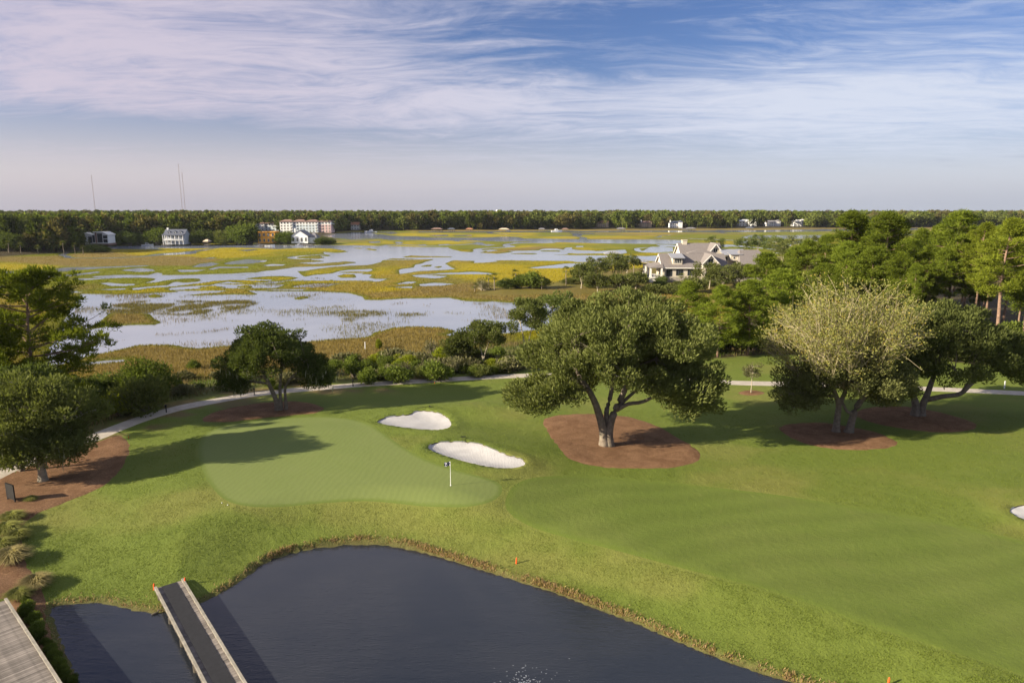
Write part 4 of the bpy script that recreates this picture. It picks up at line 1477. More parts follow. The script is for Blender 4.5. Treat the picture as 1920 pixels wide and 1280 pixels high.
# front and named ones, then the crowd behind them
top_pine(2, 1895, 418, 118, 'tall straight pine cut by the edge of the picture, above the oak', wide=1.25)
top_pine(2, 1848, 425, 132, 'bare trunked leaning pine, second from the picture edge', wide=0.9)
top_pine(4, 1800, 404, 138, 'highest rounded pine of the wood, with a straight pale trunk', wide=1.2)
top_pine(0, 1668, 404, 142, 'broad crowned tall pine in the middle of the wood', wide=1.25)
top_pine(0, 1600, 402, 150, 'tall pine with the highest top at the open end of the wood', wide=1.2)
top_pine(3, 1290, 532, 122, 'bushy young pine just right of the biggest oak', wide=1.25)
top_pine(3, 1353, 540, 116, 'rounded young pine with two thin stems beside the lawn', wide=1.2)
top_pine(3, 1215, 552, 140, 'small pine rising above the biggest oak', wide=0.9)
for px, py, Y, k, w in [(1440, 480, 136, 3, 1.3), (1470, 510, 124, 3, 1.3), (1515, 455, 146, 0, 1.2), (1550, 445, 160, 4, 1.0), (1545, 500, 132, 3, 1.3), (1630, 432, 165, 1, 1.1),
                        (1640, 470, 136, 3, 1.3), (1705, 452, 150, 1, 1.0), (1730, 434, 170, 4, 1.0), (1745, 465, 140, 0, 1.0), (1765, 428, 160, 1, 0.95), (1825, 436, 160, 0, 1.0),
                        (1870, 430, 172, 1, 1.0), (1905, 440, 145, 4, 1.1), (1950, 410, 125, 0, 1.2), (1990, 420, 140, 2, 1.2), (2040, 430, 150, 1, 1.2), (1590, 460, 140, 3, 1.3),
                        (1690, 480, 132, 3, 1.2), (1410, 530, 118, 3, 1.3), (1490, 470, 152, 1, 1.1), (1780, 470, 136, 4, 1.0), (1850, 470, 150, 0, 1.1), (1720, 500, 128, 4, 0.9),
                        (1385, 550, 128, 3, 1.2), (1320, 560, 128, 3, 1.2), (1575, 520, 124, 3, 1.2), (1930, 470, 128, 2, 1.0), (2090, 440, 130, 0, 1.2)]:
    top_pine(k, px, py, Y, wood_label(px, Y), GW, wide=w * rp.uniform(0.9, 1.1))
for k in range(15):
    Y = rp.uniform(165, 215)
    px = rp.uniform(1560, 2060)
    top_pine(rp.randrange(5), px, rp.uniform(424, 460) if px > 1640 else rp.uniform(450, 485), Y, 'tall pine deep in the wood, only its top showing', 'pines deep in the wood', wide=1.15)

# the big pine at the left edge: flat plates of needles on long limbs
w_, c_ = pine_mesh(77, 17.4, 8.8, 2.6, (6, 9), 80, (0.6, 1.0), (0.42, 0.15), 0.03, tr=0.30, levels=60)
w_.materials.append(M_PINEB); c_.materials.append(M_PINED)
pl = at(62, 700, 78)
o = empty('pine_tree', (pl.x, 78, _gz(pl.x, 78)), 1.1)
tag(o, 'large dark pine at the left edge standing against the marsh', 'tree')
add_obj('trunk', w_, None, o); add_obj('crown', c_, None, o)
w_, c_ = pine_mesh(78, 13, 6.0, 2.0, (6, 9), 80, (0.65, 1.1), (0.42, 0.15), 0.0, tr=0.24, levels=52)
w_.materials.append(M_PINEB); c_.materials.append(M_PINED)
pl = at(-30, 700, 74)
o = empty('pine_tree', (pl.x, 74, _gz(pl.x, 74)), 2.1)
tag(o, 'second pine cut by the left picture edge, below the larger one', 'tree')
add_obj('trunk', w_, None, o); add_obj('crown', c_, None, o)

# ------------------------------------------------------------------ shrubs, palms, far woods, reeds
def shrub_mesh(seed, w, h, n, leaf, aspect=0.4, twiggy=0.0, upright=0.5):
    rng = np.random.default_rng(seed)
    nc = 26
    d = unit(rng, nc); d[:, 2] = np.abs(d[:, 2])
    C = d * np.array((w / 2, w / 2, h * 0.62)) * rng.uniform(0.35, 0.85, (nc, 1)) + np.array((0, 0, h * 0.22))
    V, F = clump_leaves(rng, C, rng.uniform(0.16, 0.30, nc) * (w + h) / 2, n // nc, leaf, aspect, np.array((0, 0, -0.3 * h)), upright, 0.85)
    V[:, 2] = np.maximum(V[:, 2], 0.02)
    mb = MB()
    for c in C:
        mb.tube(limb_pts((rng.normal() * 0.1, rng.normal() * 0.1, -0.1), c, rng, 0.03, 4), np.linspace(0.05, 0.015, 4) * (h / 2.5), 4, cap=False)
    if twiggy:
        for k in range(int(twiggy)):
            e = d[k % nc] * np.array((w / 2, w / 2, h)) * rng.uniform(0.6, 1.05) + rng.normal(size=3) * 0.12
            mb.tube(limb_pts((0, 0, 0.1), e, rng, 0.02, 4), np.linspace(0.03, 0.012, 4), 3, cap=False)
    return np_mesh('foliage', V, F), mb.mesh('stem')


def shrub_kind(seed, w, h, n, leaf, mat, bark=M_BARK, **kw):
    a, b = shrub_mesh(seed, w, h, n, leaf, **kw)
    a.materials.append(mat); b.materials.append(bark)
    return a, b, w, h


SH = {
    'green': shrub_kind(1, 2.6, 2.2, 2600, 0.24, M_SHRUB),
    'green2': shrub_kind(2, 2.2, 2.8, 2600, 0.24, M_SHRUB, upright=0.9),
    'dark': shrub_kind(3, 3.2, 3.0, 3200, 0.26, M_OAKD),
    'yellow': shrub_kind(4, 2.0, 2.6, 2200, 0.24, M_SHRUBY, upright=1.0),
    'grey': shrub_kind(5, 2.2, 2.2, 900, 0.20, M_SHRUBG, M_BARKP, twiggy=60),
    'tall': shrub_kind(6, 3.4, 5.0, 4200, 0.30, M_SHRUB, upright=0.8),
    'low': shrub_kind(7, 1.8, 0.9, 1300, 0.20, M_SHRUBG, upright=0.7),
    'olive': shrub_kind(8, 4.2, 3.2, 3600, 0.28, M_OAK2),
}
RS = random.Random(8)


LOOK = {'green': 'round green', 'green2': 'upright green', 'dark': 'dark', 'yellow': 'yellow green', 'grey': 'grey twiggy', 'tall': 'tall green', 'low': 'low tawny', 'olive': 'olive grey'}


def put_shrub(kind, px, py, hpx, label, group=None, name='shrub', cat='shrub', wide=1.0, pos=None):
    """a shrub whose foot is at (px, py) in the picture and which is hpx high there"""
    f, s, w, h = SH[kind]
    p = gpos(px, py) if pos is None else pos
    depth = p.y * CT + (CAM_Z - p.z) * ST
    H = hpx * depth / 1280.0 / 0.97
    o = empty(name, p, RS.random() * 6.28)
    k = H / h
    o.scale = (k * wide, k * wide, k)
    tag(o, label, cat, group)
    add_obj('foliage', f, None, o)
    add_obj('stem', s, None, o)
    return o


# those one can tell apart along the path
put_shrub('tall', 283, 745, 88, 'feathery green cedar on the marsh edge behind the left bushes', wide=1.3, name='cedar_shrub')
put_shrub('yellow', 222, 778, 60, 'bright yellow green bush at the bend of the path', wide=1.1)
put_shrub('olive', 268, 772, 78, 'large olive grey bush beside the bright yellow green one', wide=1.0)
put_shrub('yellow', 305, 736, 40, 'slim yellow green bush just right of the olive grey one', wide=0.7)
put_shrub('yellow', 337, 732, 26, 'small pointed yellow green bush in the shaded grass', wide=0.7)
put_shrub('tall', 604, 718, 62, 'pointed green cedar close to the oak behind the green', wide=0.7, name='cedar_shrub')
put_shrub('green2', 663, 708, 46, 'green bush with an upright top left of the path lights', wide=0.9)
put_shrub('green', 690, 720, 34, 'light green bush standing at the edge of the path', wide=0.9)
put_shrub('green', 747, 716, 34, 'round dark yellow green bush beside the path', wide=1.4)
put_shrub('green', 722, 711, 26, 'small round green bush between two larger ones by the path', wide=1.0)
put_shrub('yellow', 768, 692, 34, 'yellow green bush behind the round bush by the path', wide=1.2)
put_shrub('green', 822, 712, 40, 'green bush behind the last path light', wide=1.3)
put_shrub('yellow', 833, 682, 40, 'tall yellow green bush at the foot of the leaning small trees', wide=1.1)
put_shrub('grey', 812, 668, 34, 'pale grey bush with bare twigs on the marsh edge', wide=1.0)
put_shrub('grey', 850, 700, 34, 'grey bush with whitish flower heads near the small trees', wide=1.0)
put_shrub('grey', 726, 706, 26, 'grey twiggy bush behind the small round one', wide=0.9)
put_shrub('grey', 762, 703, 28, 'grey bush beside the round dark yellow green bush', wide=0.9)
put_shrub('yellow', 711, 655, 26, 'lone small cedar standing in the brown marsh grass', wide=0.55, name='cedar_shrub')
put_shrub('green', 365, 692, 20, 'small fuzzy green bush in the brown marsh left of the mossy oak', wide=1.1)
for k, (px, py, hp) in enumerate([(150, 748, 52), (195, 738, 48), (235, 735, 46), (170, 772, 60), (120, 750, 60), (60, 770, 70), (15, 780, 70)]):
    put_shrub('dark', px, py, hp, 'dark bush in the shaded thicket between the left pine and the marsh', 'dark bushes of the thicket behind the left oak', wide=1.2)
for k in range(24):
    px = RS.uniform(330, 600)
    py = 726 - (px - 330) * 0.045 + RS.uniform(-14, 14)
    kd = RS.choice(['green', 'low', 'grey', 'low', 'green2'])
    put_shrub(kd, px, py, RS.uniform(10, 22), LOOK[kd] + ' weedy bush between path and marsh left of the mossy oak', 'weedy bushes left of the mossy oak', wide=1.2)
for k in range(84):
    px = RS.uniform(610, 960)
    top = 690 - (px - 610) * 0.05
    py = RS.uniform(top - 6, 716 - (px - 610) * 0.035)
    kd = RS.choice(['green', 'green', 'low', 'green2', 'olive', 'green2', 'low', 'yellow', 'grey'])
    put_shrub(kd, px, py, RS.uniform(12, 28), LOOK[kd] + ' bush in the scrub between the path and the brown marsh', 'bushes of the scrub behind the path', wide=1.25)
for k in range(22):
    px = RS.uniform(1300, 1560)
    kd = RS.choice(['dark', 'green', 'olive', 'green2'])
    put_shrub(kd, px, RS.uniform(640, 662), RS.uniform(22, 44), LOOK[kd] + ' undergrowth bush at the foot of the young pines by the lawn',
              'undergrowth bushes along the wood edge', wide=1.3)
for k in range(26):
    px = RS.uniform(1560, 1990)
    kd = RS.choice(['dark', 'dark', 'green', 'olive'])
    put_shrub(kd, px, RS.uniform(640, 678), RS.uniform(24, 60), LOOK[kd] + ' undergrowth bush between the pine trunks of the wood',
              'undergrowth bushes inside the wood', wide=1.3)

# small trees of the belt left of the big oak
for k, (px, py, c, s, lab) in enumerate([
        (905, 692, (0.3, 0.5, 5.4), (4.3, 3.2, 2.9), 'small grey green tree with a forked pale stem, left of the biggest oak'),
        (985, 690, (0.2, 1.0, 8.0), (4.2, 3.6, 4.0), 'taller thin crowned tree touching the biggest oak on its left'),
        (862, 690, (0, 0.4, 3.6), (2.8, 2.4, 2.2), 'lowest of the small trees beside the scrub, left of the forked one'),
        (1045, 676, (0.0, 1.0, 8.6), (4.8, 4.0, 3.8), 'dark crowned tree showing just above the biggest oak')]):
    broad_tree('small_tree', lab, gpos(px, py), 200 + k, c, s, [([(0, 0, -0.2), (0.1, 0, 1.4), (-0.3, 0.3, c[2] * 0.6), (-0.8, 0.5, c[2] * 0.9)], 0.15, 0.07),
               ([(0.05, 0, 1.2), (0.6, 0.1, c[2] * 0.6), (1.4, 0.3, c[2] * 0.95)], 0.11, 0.06)],
               M_OAKD if k == 3 else M_OAK, M_BARKP, 80, 120, 0.34, 0.38, (0.5, 0.95), -0.5, upb=0.4, lobes_n=16)

# staked young tree
broad_tree('young_tree', 'young staked tree with a pale stem in a small straw ring', gpos(1408, 737), 220, (0, 0, 3.0), (1.3, 1.3, 1.6),
           [([(0, 0, -0.1), (0.02, 0, 1.2), (0, 0, 2.4), (0, 0, 3.8)], 0.07, 0.03)], M_SHRUBG, M_BARKP, 34, 34, 0.22, 0.4, (0.3, 0.5), -0.6, lobes_n=8)


# ---- palms
def palm_mesh(seed, H, head=2.0, tr=0.18):
    rng = np.random.default_rng(seed)
    tb = MB()
    z = np.linspace(-0.2, H, 7)
    tb.tube(np.stack([0.08 * np.sin(z), 0.05 * np.cos(z * 1.3), z], 1), tr * (1 + 0.15 * np.sin(z * 5)), 7)
    Vs = []; Fs = []; b = 0
    for k in range(34):
        a = rng.random() * 6.28
        el = rng.uniform(-0.7, 1.35)
        d = np.array((math.cos(a) * math.cos(el), math.sin(a) * math.cos(el), math.sin(el)))
        c = np.array((0, 0, H)) + d * head * 0.5
        n = 9
        s = np.cross(d, (0, 0, 1.0)); s /= np.linalg.norm(s) + 1e-6
        u = np.cross(s, d)
        for j in range(n):
            f = (j / (n - 1) - 0.5) * 2.4
            dd = d * math.cos(f) + s * math.sin(f) * 0.9 + u * rng.normal() * 0.12 - np.array((0, 0, 0.22))
            sw = np.cross(dd, u); sw /= np.linalg.norm(sw) + 1e-6
            L = head * rng.uniform(0.5, 0.75)
            Vs += [c - sw * 0.05, c + sw * 0.05, c + dd * L]
            Fs.append((b, b + 1, b + 2)); b += 3
    return tb.mesh('trunk', True), np_mesh('fronds', np.array(Vs), np.array(Fs))


PALMS = [palm_mesh(5, 5.0), palm_mesh(6, 3.0, 1.8), palm_mesh(7, 7.0, 2.2)]
for w, c in PALMS:
    w.materials.append(M_PALMB); c.materials.append(M_PALM)


def put_palm(px, py, top, label, group=None, z=0.9, Y=None):
    q = flat([(px, py)], z)[0] if Y is None else (at(px, py, Y).x, Y)
    zz = _gz(q[0], q[1])
    H = at(px, top, q[1]).z - zz
    k = 0 if H < 6.5 else 2
    if H < 3.4: k = 1
    o = empty('palm_tree', (q[0], q[1], zz), RS.random() * 6)
    s = H / ((5.0, 3.0, 7.0)[k] + (1.5, 1.4, 1.7)[k] * 0.8)
    s2 = max(s, 0.75)
    o.scale = (s2 * 1.1, s2 * 1.1, s)
    tag(o, label, 'palm', group)
    add_obj('trunk', PALMS[k][0], None, o)
    add_obj('fronds', PALMS[k][1], None, o)


put_palm(890, 544, 531, 'shortest palm, first of the row standing on the marsh')
put_palm(916, 536, 515, 'thin palm second in the row on the marsh')
put_palm(927, 543, 513, 'tall palm third in the row on the marsh')
put_palm(967, 540, 506, 'palm rising out of the bushes in the middle of the marsh row')
put_palm(1016, 543, 524, 'palm at the end of the bushes of the marsh row')
put_palm(1061, 535, 500, 'pale trunked palm at the left of the grey trees by the villa', z=1.2)
put_palm(1124, 520, 484, 'tall palm rising above the grey trees left of the villa', z=1.2)
put_palm(1203, 520, 503, 'palm directly left of the villa porch', z=1.2)
put_palm(1309, 530, 499, 'yellowing palm before the villa front', z=1.2)
put_palm(1402, 510, 473, 'tall palm in front of the villa right wing', z=1.2)
put_palm(1277, 532, 513, 'short palm beside the villa wall', z=1.2)
put_palm(1188, 515, 479, 'feathery palm top above the trees beside the pier', z=1.2)
for k, px in enumerate((18, 40, 72, 120, 141, 156)):
    put_palm(px, 478 - k * 0.6, 452 + (k % 3) * 4, 'distant palm with a pale trunk on the far left shore', 'palms on the far left shore', z=0.6)

# bushes of the marsh row and around the villa
for px, py, hp, kd, lab in [(905, 545, 24, 'grey', 'leafless grey shrub between the first palms of the marsh row'), (950, 545, 24, 'dark', 'dark round bush in the marsh row'),
                            (972, 544, 28, 'green', 'green bush under the rising palm of the marsh row'), (995, 545, 36, 'green2', 'ragged small tree in the marsh row'),
                            (1010, 544, 26, 'dark', 'green bush last in the marsh row')]:
    put_shrub(kd, px, py, hp, lab, wide=1.4)
for k in range(34):
    px = RS.uniform(1065, 1450)
    py = RS.uniform(530, 545)
    kd = RS.choice(['olive', 'olive', 'dark', 'grey', 'green'])
    put_shrub(kd, px, py, RS.uniform(9, 17), LOOK[kd] + (' bush on the bank left of the villa' if px < 1210 else ' bush on the bank in front of the villa' if px < 1330 else ' bush below the right wing of the villa'), 'bushes on the bank before the villa', wide=1.5)
VT = [(1090, 540, 48, 5.0), (1115, 530, 46, 5.6), (1150, 528, 50, 6.0), (1175, 522, 46, 6.0), (1192, 540, 30, 4.2), (1120, 545, 36, 4.6), (1160, 546, 34, 5.0), (1222, 546, 15, 3.2), (1258, 547, 16, 3.6),
      (1330, 540, 50, 6.2), (1355, 543, 46, 6.4), (1385, 540, 46, 6.4), (1415, 535, 40, 5.6), (1440, 528, 48, 6.0), (1465, 510, 64, 7.0), (1495, 506, 66, 7.5), (1530, 500, 62, 7.5), (1450, 490, 52, 7),
      (1395, 482, 40, 7), (1340, 478, 38, 7), (1420, 480, 46, 7.5), (1300, 545, 26, 3.6)]
for k, (px, py, hp, w) in enumerate(VT):
    q = flat([(px, py)], 1.1)[0]
    depth = q[1]
    H = hp * depth / 1280.0
    behind = py < 500
    broad_tree('small_oak', 'dark oak behind the villa roofs' if behind else 'grey green oak on the marsh bank left of the villa' if px < 1210 else 'low oak in front of the villa porch' if px < 1310 else 'grey green oak hiding the right wing of the villa' if px < 1425 else 'oak between the villa and the pine wood', (q[0], q[1], _gz(q[0], q[1])), 300 + k,
               (0, 0, H * 0.62), (w, w * 0.8, H * 0.40), [([(0, 0, -0.2), (0.2, 0, H * 0.3), (0.6, 0, H * 0.62)], 0.22, 0.10), ([(0.1, 0, H * 0.2), (-0.8, 0.2, H * 0.6)], 0.16, 0.08)],
               M_OAKD if behind else M_OAK2, M_BARKP, 46, 62, 0.62, 0.42, (0.9, 1.5), -0.55, group='oaks behind the villa' if behind else 'oaks around the villa', lobes_n=12)


# ---- far woods: instanced crowns over a mass of points
def far_proto(seed, kind):
    rng = np.random.default_rng(seed)
    if kind == 'pine':
        nc = 30
        z = rng.uniform(0.38, 1.0, nc)
        a = rng.random(nc) * 6.28
        r = 0.20 * np.sqrt(np.clip(1.02 - z, 0.01, 1)) * rng.uniform(0.4, 1.15, nc) * 1.35
        C = np.stack([np.cos(a) * r, np.sin(a) * r, z * 0.94], 1)
        V, F = clump_leaves(rng, C, rng.uniform(0.045, 0.085, nc), 12, 0.085, 0.6, np.array((0, 0, 0.5)), 0.5, 0.7)
    else:
        nc = 34
        d = unit(rng, nc)
        C = d * np.array((0.40, 0.40, 0.33)) * lobes(d, seed)[:, None] * rng.uniform(0.55, 1, (nc, 1)) + np.array((0, 0, 0.58))
        V, F = clump_leaves(rng, C, rng.uniform(0.08, 0.15, nc), 13, 0.12, 0.6, np.array((0, 0, 0.3)), 0.4, 0.8)
    mb = MB()
    mb.tube([(0, 0, -0.02), (0.01, 0, 0.4), (0, 0, 0.85)], [0.017, 0.013, 0.006], 4, cap=False)
    b = len(V)
    V = np.vstack([V, np.array(mb.v)])
    return np_mesh('far_crown', V, [F, np.array(mb.f, np.int32) + b])


def far_woods():
    hid = bpy.data.collections.new('far_tree_kinds')
    for k, (kind, m) in enumerate([('pine', M_FARP), ('pine', M_FARP), ('oak', M_FARF), ('oak', M_FARF), ('oak', M_FARA), ('pine', M_FARF)]):
        me = far_proto(500 + k, kind)
        me.materials.append(m)
        hid.objects.link(bpy.data.objects.new('far_kind', me))
    rng = np.random.default_rng(40)
    pts = []; sc = []
    def scatter(n, umin, umax, ymin, ymax, hmin, hmax, smin=2.0, smax=1e9, clear=()):
        u = rng.uniform(umin, umax, n * 2)
        y = (rng.uniform(ymin ** 0.5, ymax ** 0.5, n * 2)) ** 2
        x = u * y
        s = sdpoly(x, y, FAR_LAND)
        ok = (s > smin) & (s < smax)
        for (cx, cy, r1, r2) in clear:
            ok &= ~((np.abs(x / y - cx / cy) * cy < r1) & (y < cy + r2) & (y > cy - (260 if r2 > 15 else 90)))
        x, y = x[ok][:n], y[ok][:n]
        pts.append(np.stack([x, y, np.full(len(x), 1.3)], 1))
        sc.append(rng.uniform(hmin, hmax, len(x)))
    cl = FAR_CLEAR
    scatter(2600, -0.85, -0.16, 430, 900, 12, 23, 3, clear=cl)        # left shore and inland
    scatter(700, -0.85, -0.16, 430, 900, 7, 13, 1.5, 30, clear=cl)       # its edge
    scatter(3000, -0.28, 0.9, 880, 1350, 13, 24, 4, 160, clear=cl)     # far shore front
    scatter(700, -0.28, 0.9, 880, 1350, 8, 14, 2, 30, clear=cl)
    scatter(3600, -0.9, 0.9, 900, 2600, 15, 25.5, 40)
    P = np.vstack(pts); S = np.concatenate(sc)
    me = bpy.data.meshes.new('far_woods')
    me.vertices.add(len(P)); me.vertices.foreach_set('co', P.astype(np.float32).ravel())
    a = me.attributes.new('size', 'FLOAT', 'POINT'); a.data.foreach_set('value', S.astype(np.float32))
    me.update()
    o = tag(add_obj('far_forest', me), 'dark distant woods along the far shore of the marsh', 'forest', kind='stuff')
    ng = bpy.data.node_groups.new('far_woods', 'GeometryNodeTree')
    ng.interface.new_socket('Geometry', in_out='INPUT', socket_type='NodeSocketGeometry')
    ng.interface.new_socket('Geometry', in_out='OUTPUT', socket_type='NodeSocketGeometry')
    n = ng.nodes; l = ng.links
    gi = n.new('NodeGroupInput'); go = n.new('NodeGroupOutput')
    ci = n.new('GeometryNodeCollectionInfo')
    ci.inputs['Collection'].default_value = hid
    ci.inputs['Separate Children'].default_value = True
    ci.inputs['Reset Children'].default_value = True
    ip = n.new('GeometryNodeInstanceOnPoints')
    ip.inputs['Pick Instance'].default_value = True
    rv = n.new('FunctionNodeRandomValue'); rv.data_type = 'FLOAT_VECTOR'
    rv.inputs[0].default_value = (-0.05, -0.05, 0); rv.inputs[1].default_value = (0.05, 0.05, 6.28)
    ri = n.new('FunctionNodeRandomValue'); ri.data_type = 'INT'
    ri.inputs[4].default_value = 0; ri.inputs[5].default_value = 5
    na = n.new('GeometryNodeInputNamedAttribute'); na.data_type = 'FLOAT'
    na.inputs['Name'].default_value = 'size'
    l.new(gi.outputs[0], ip.inputs['Points'])
    l.new(ci.outputs[0], ip.inputs['Instance'])
    l.new(ri.outputs[2], ip.inputs['Instance Index'])
    l.new(rv.outputs[0], ip.inputs['Rotation'])
    l.new(na.outputs[0], ip.inputs['Scale'])
    l.new(ip.outputs[0], go.inputs[0])
    md = o.modifiers.new('far_woods', 'NODES')
    md.node_group = ng


# clearings kept for houses: x, y, half width, depth behind
def _cl(px, py, w, z=1.5, r2=12):
    q = flat([(px, py)], z)[0]
    return (q[0], q[1], w, r2)


FAR_CLEAR = [_cl(181, 459, 17), _cl(327, 457, 17), _cl(500, 456, 15), _cl(568, 456, 18), _cl(572, 437, 62, r2=26), _cl(497, 434, 26, r2=20), _cl(78, 447, 9),
             _cl(666, 431, 9), _cl(1130, 426, 17), _cl(1212, 426, 15), _cl(1268, 427, 17), _cl(1402, 424.5, 24), _cl(1450, 424.5, 20), _cl(1498, 424.5, 14), _cl(1687, 421, 17), _cl(1755, 421, 18), _cl(1890, 420, 18)]
far_woods()
# single trees among the houses of the left shore
for px, py, hp, kd, wd, lab in [
        (140, 463, 30, 'olive', 1.0, 'pale rounded tree left of the white modern house'), (112, 466, 36, 'tall', 1.3, 'tall tree on the left shore beside the palms'), (60, 470, 40, 'olive', 1.0, 'broad tree on the left shore below the small white house'),
        (20, 474, 44, 'tall', 1.4, 'tree at the far left end of the shore'), (178, 471, 19, 'dark', 1.9, 'dark mangrove like bush in front of the white modern house'), (194, 470, 14, 'dark', 1.6, 'low dark bush at the tip of the left shore point'),
        (218, 458.5, 28, 'green', 1.0, 'light green tree right of the white modern house'), (243, 458, 32, 'tall', 1.2, 'green tree left of the moored cabin boat'), (262, 457.5, 26, 'dark', 1.2, 'dark tree behind the moored cabin boat'),
        (295, 457.5, 38, 'tall', 1.3, 'tall tree just left of the blue grey house'), (356, 457.5, 26, 'green2', 1.1, 'light tree just right of the blue grey house'), (385, 457, 34, 'dark', 1.1, 'dark tree above the grassy left shore'),
        (420, 457, 30, 'olive', 1.0, 'pale tree halfway between the two left houses'), (448, 457, 44, 'tall', 1.3, 'tall bright tree left of the yellow house'), (468, 456.5, 40, 'green', 1.0, 'bright green tree touching the yellow house'),
        (527, 456.5, 26, 'green2', 1.2, 'light green tree right of the yellow house'), (541, 456.5, 30, 'tall', 1.1, 'tall tree left of the white gabled house'), (603, 456.5, 17, 'dark', 1.5, 'dark bush right of the white gabled house'),
        (618, 455.5, 14, 'dark', 1.6, 'last dark bush at the tip of the left shore')]:
    q = flat([(px, py)], 1.0)[0]
    put_shrub(kd, px, py, hp, lab, name='shore_tree', cat='tree', wide=wd, pos=Vector((q[0], q[1], _gz(q[0], q[1]))))


# ---- reeds and marsh grass standing up from the sheet
def blades(name, label, P, col, L, W, rng, lean=0.18):
    n = len(P)
    D = np.tile(np.array((0, 0, 1.0)), (n, 1)) + rng.normal(size=(n, 3)) * np.array((lean, lean, 0.05))
    D /= np.linalg.norm(D, axis=1)[:, None]
    V, F = spikes_np(P, D, L, W, rng)
    me = np_mesh(name, V, F, False, {'col': np.repeat(col, 3, 0)})
    return tag(add_obj(name, me, M_REED), label, 'grass', kind='stuff')


def reed_mat():
    m, t, out = new_mat('marsh_reed')
    an = t.new('ShaderNodeAttribute'); an.attribute_name = 'col'
    d = t.new('ShaderNodeBsdfDiffuse'); tr = t.new('ShaderNodeBsdfTranslucent')
    t.put(d.inputs[0], an.outputs['Color']); t.put(tr.inputs[0], an.outputs['Color'])
    mx = t.new('ShaderNodeMixShader'); mx.inputs[0].default_value = 0.35
    t.l.new(d.outputs[0], mx.inputs[1]); t.l.new(tr.outputs[0], mx.inputs[2])
    t.l.new(mx.outputs[0], out.inputs[0])
    return m


M_REED = reed_mat()


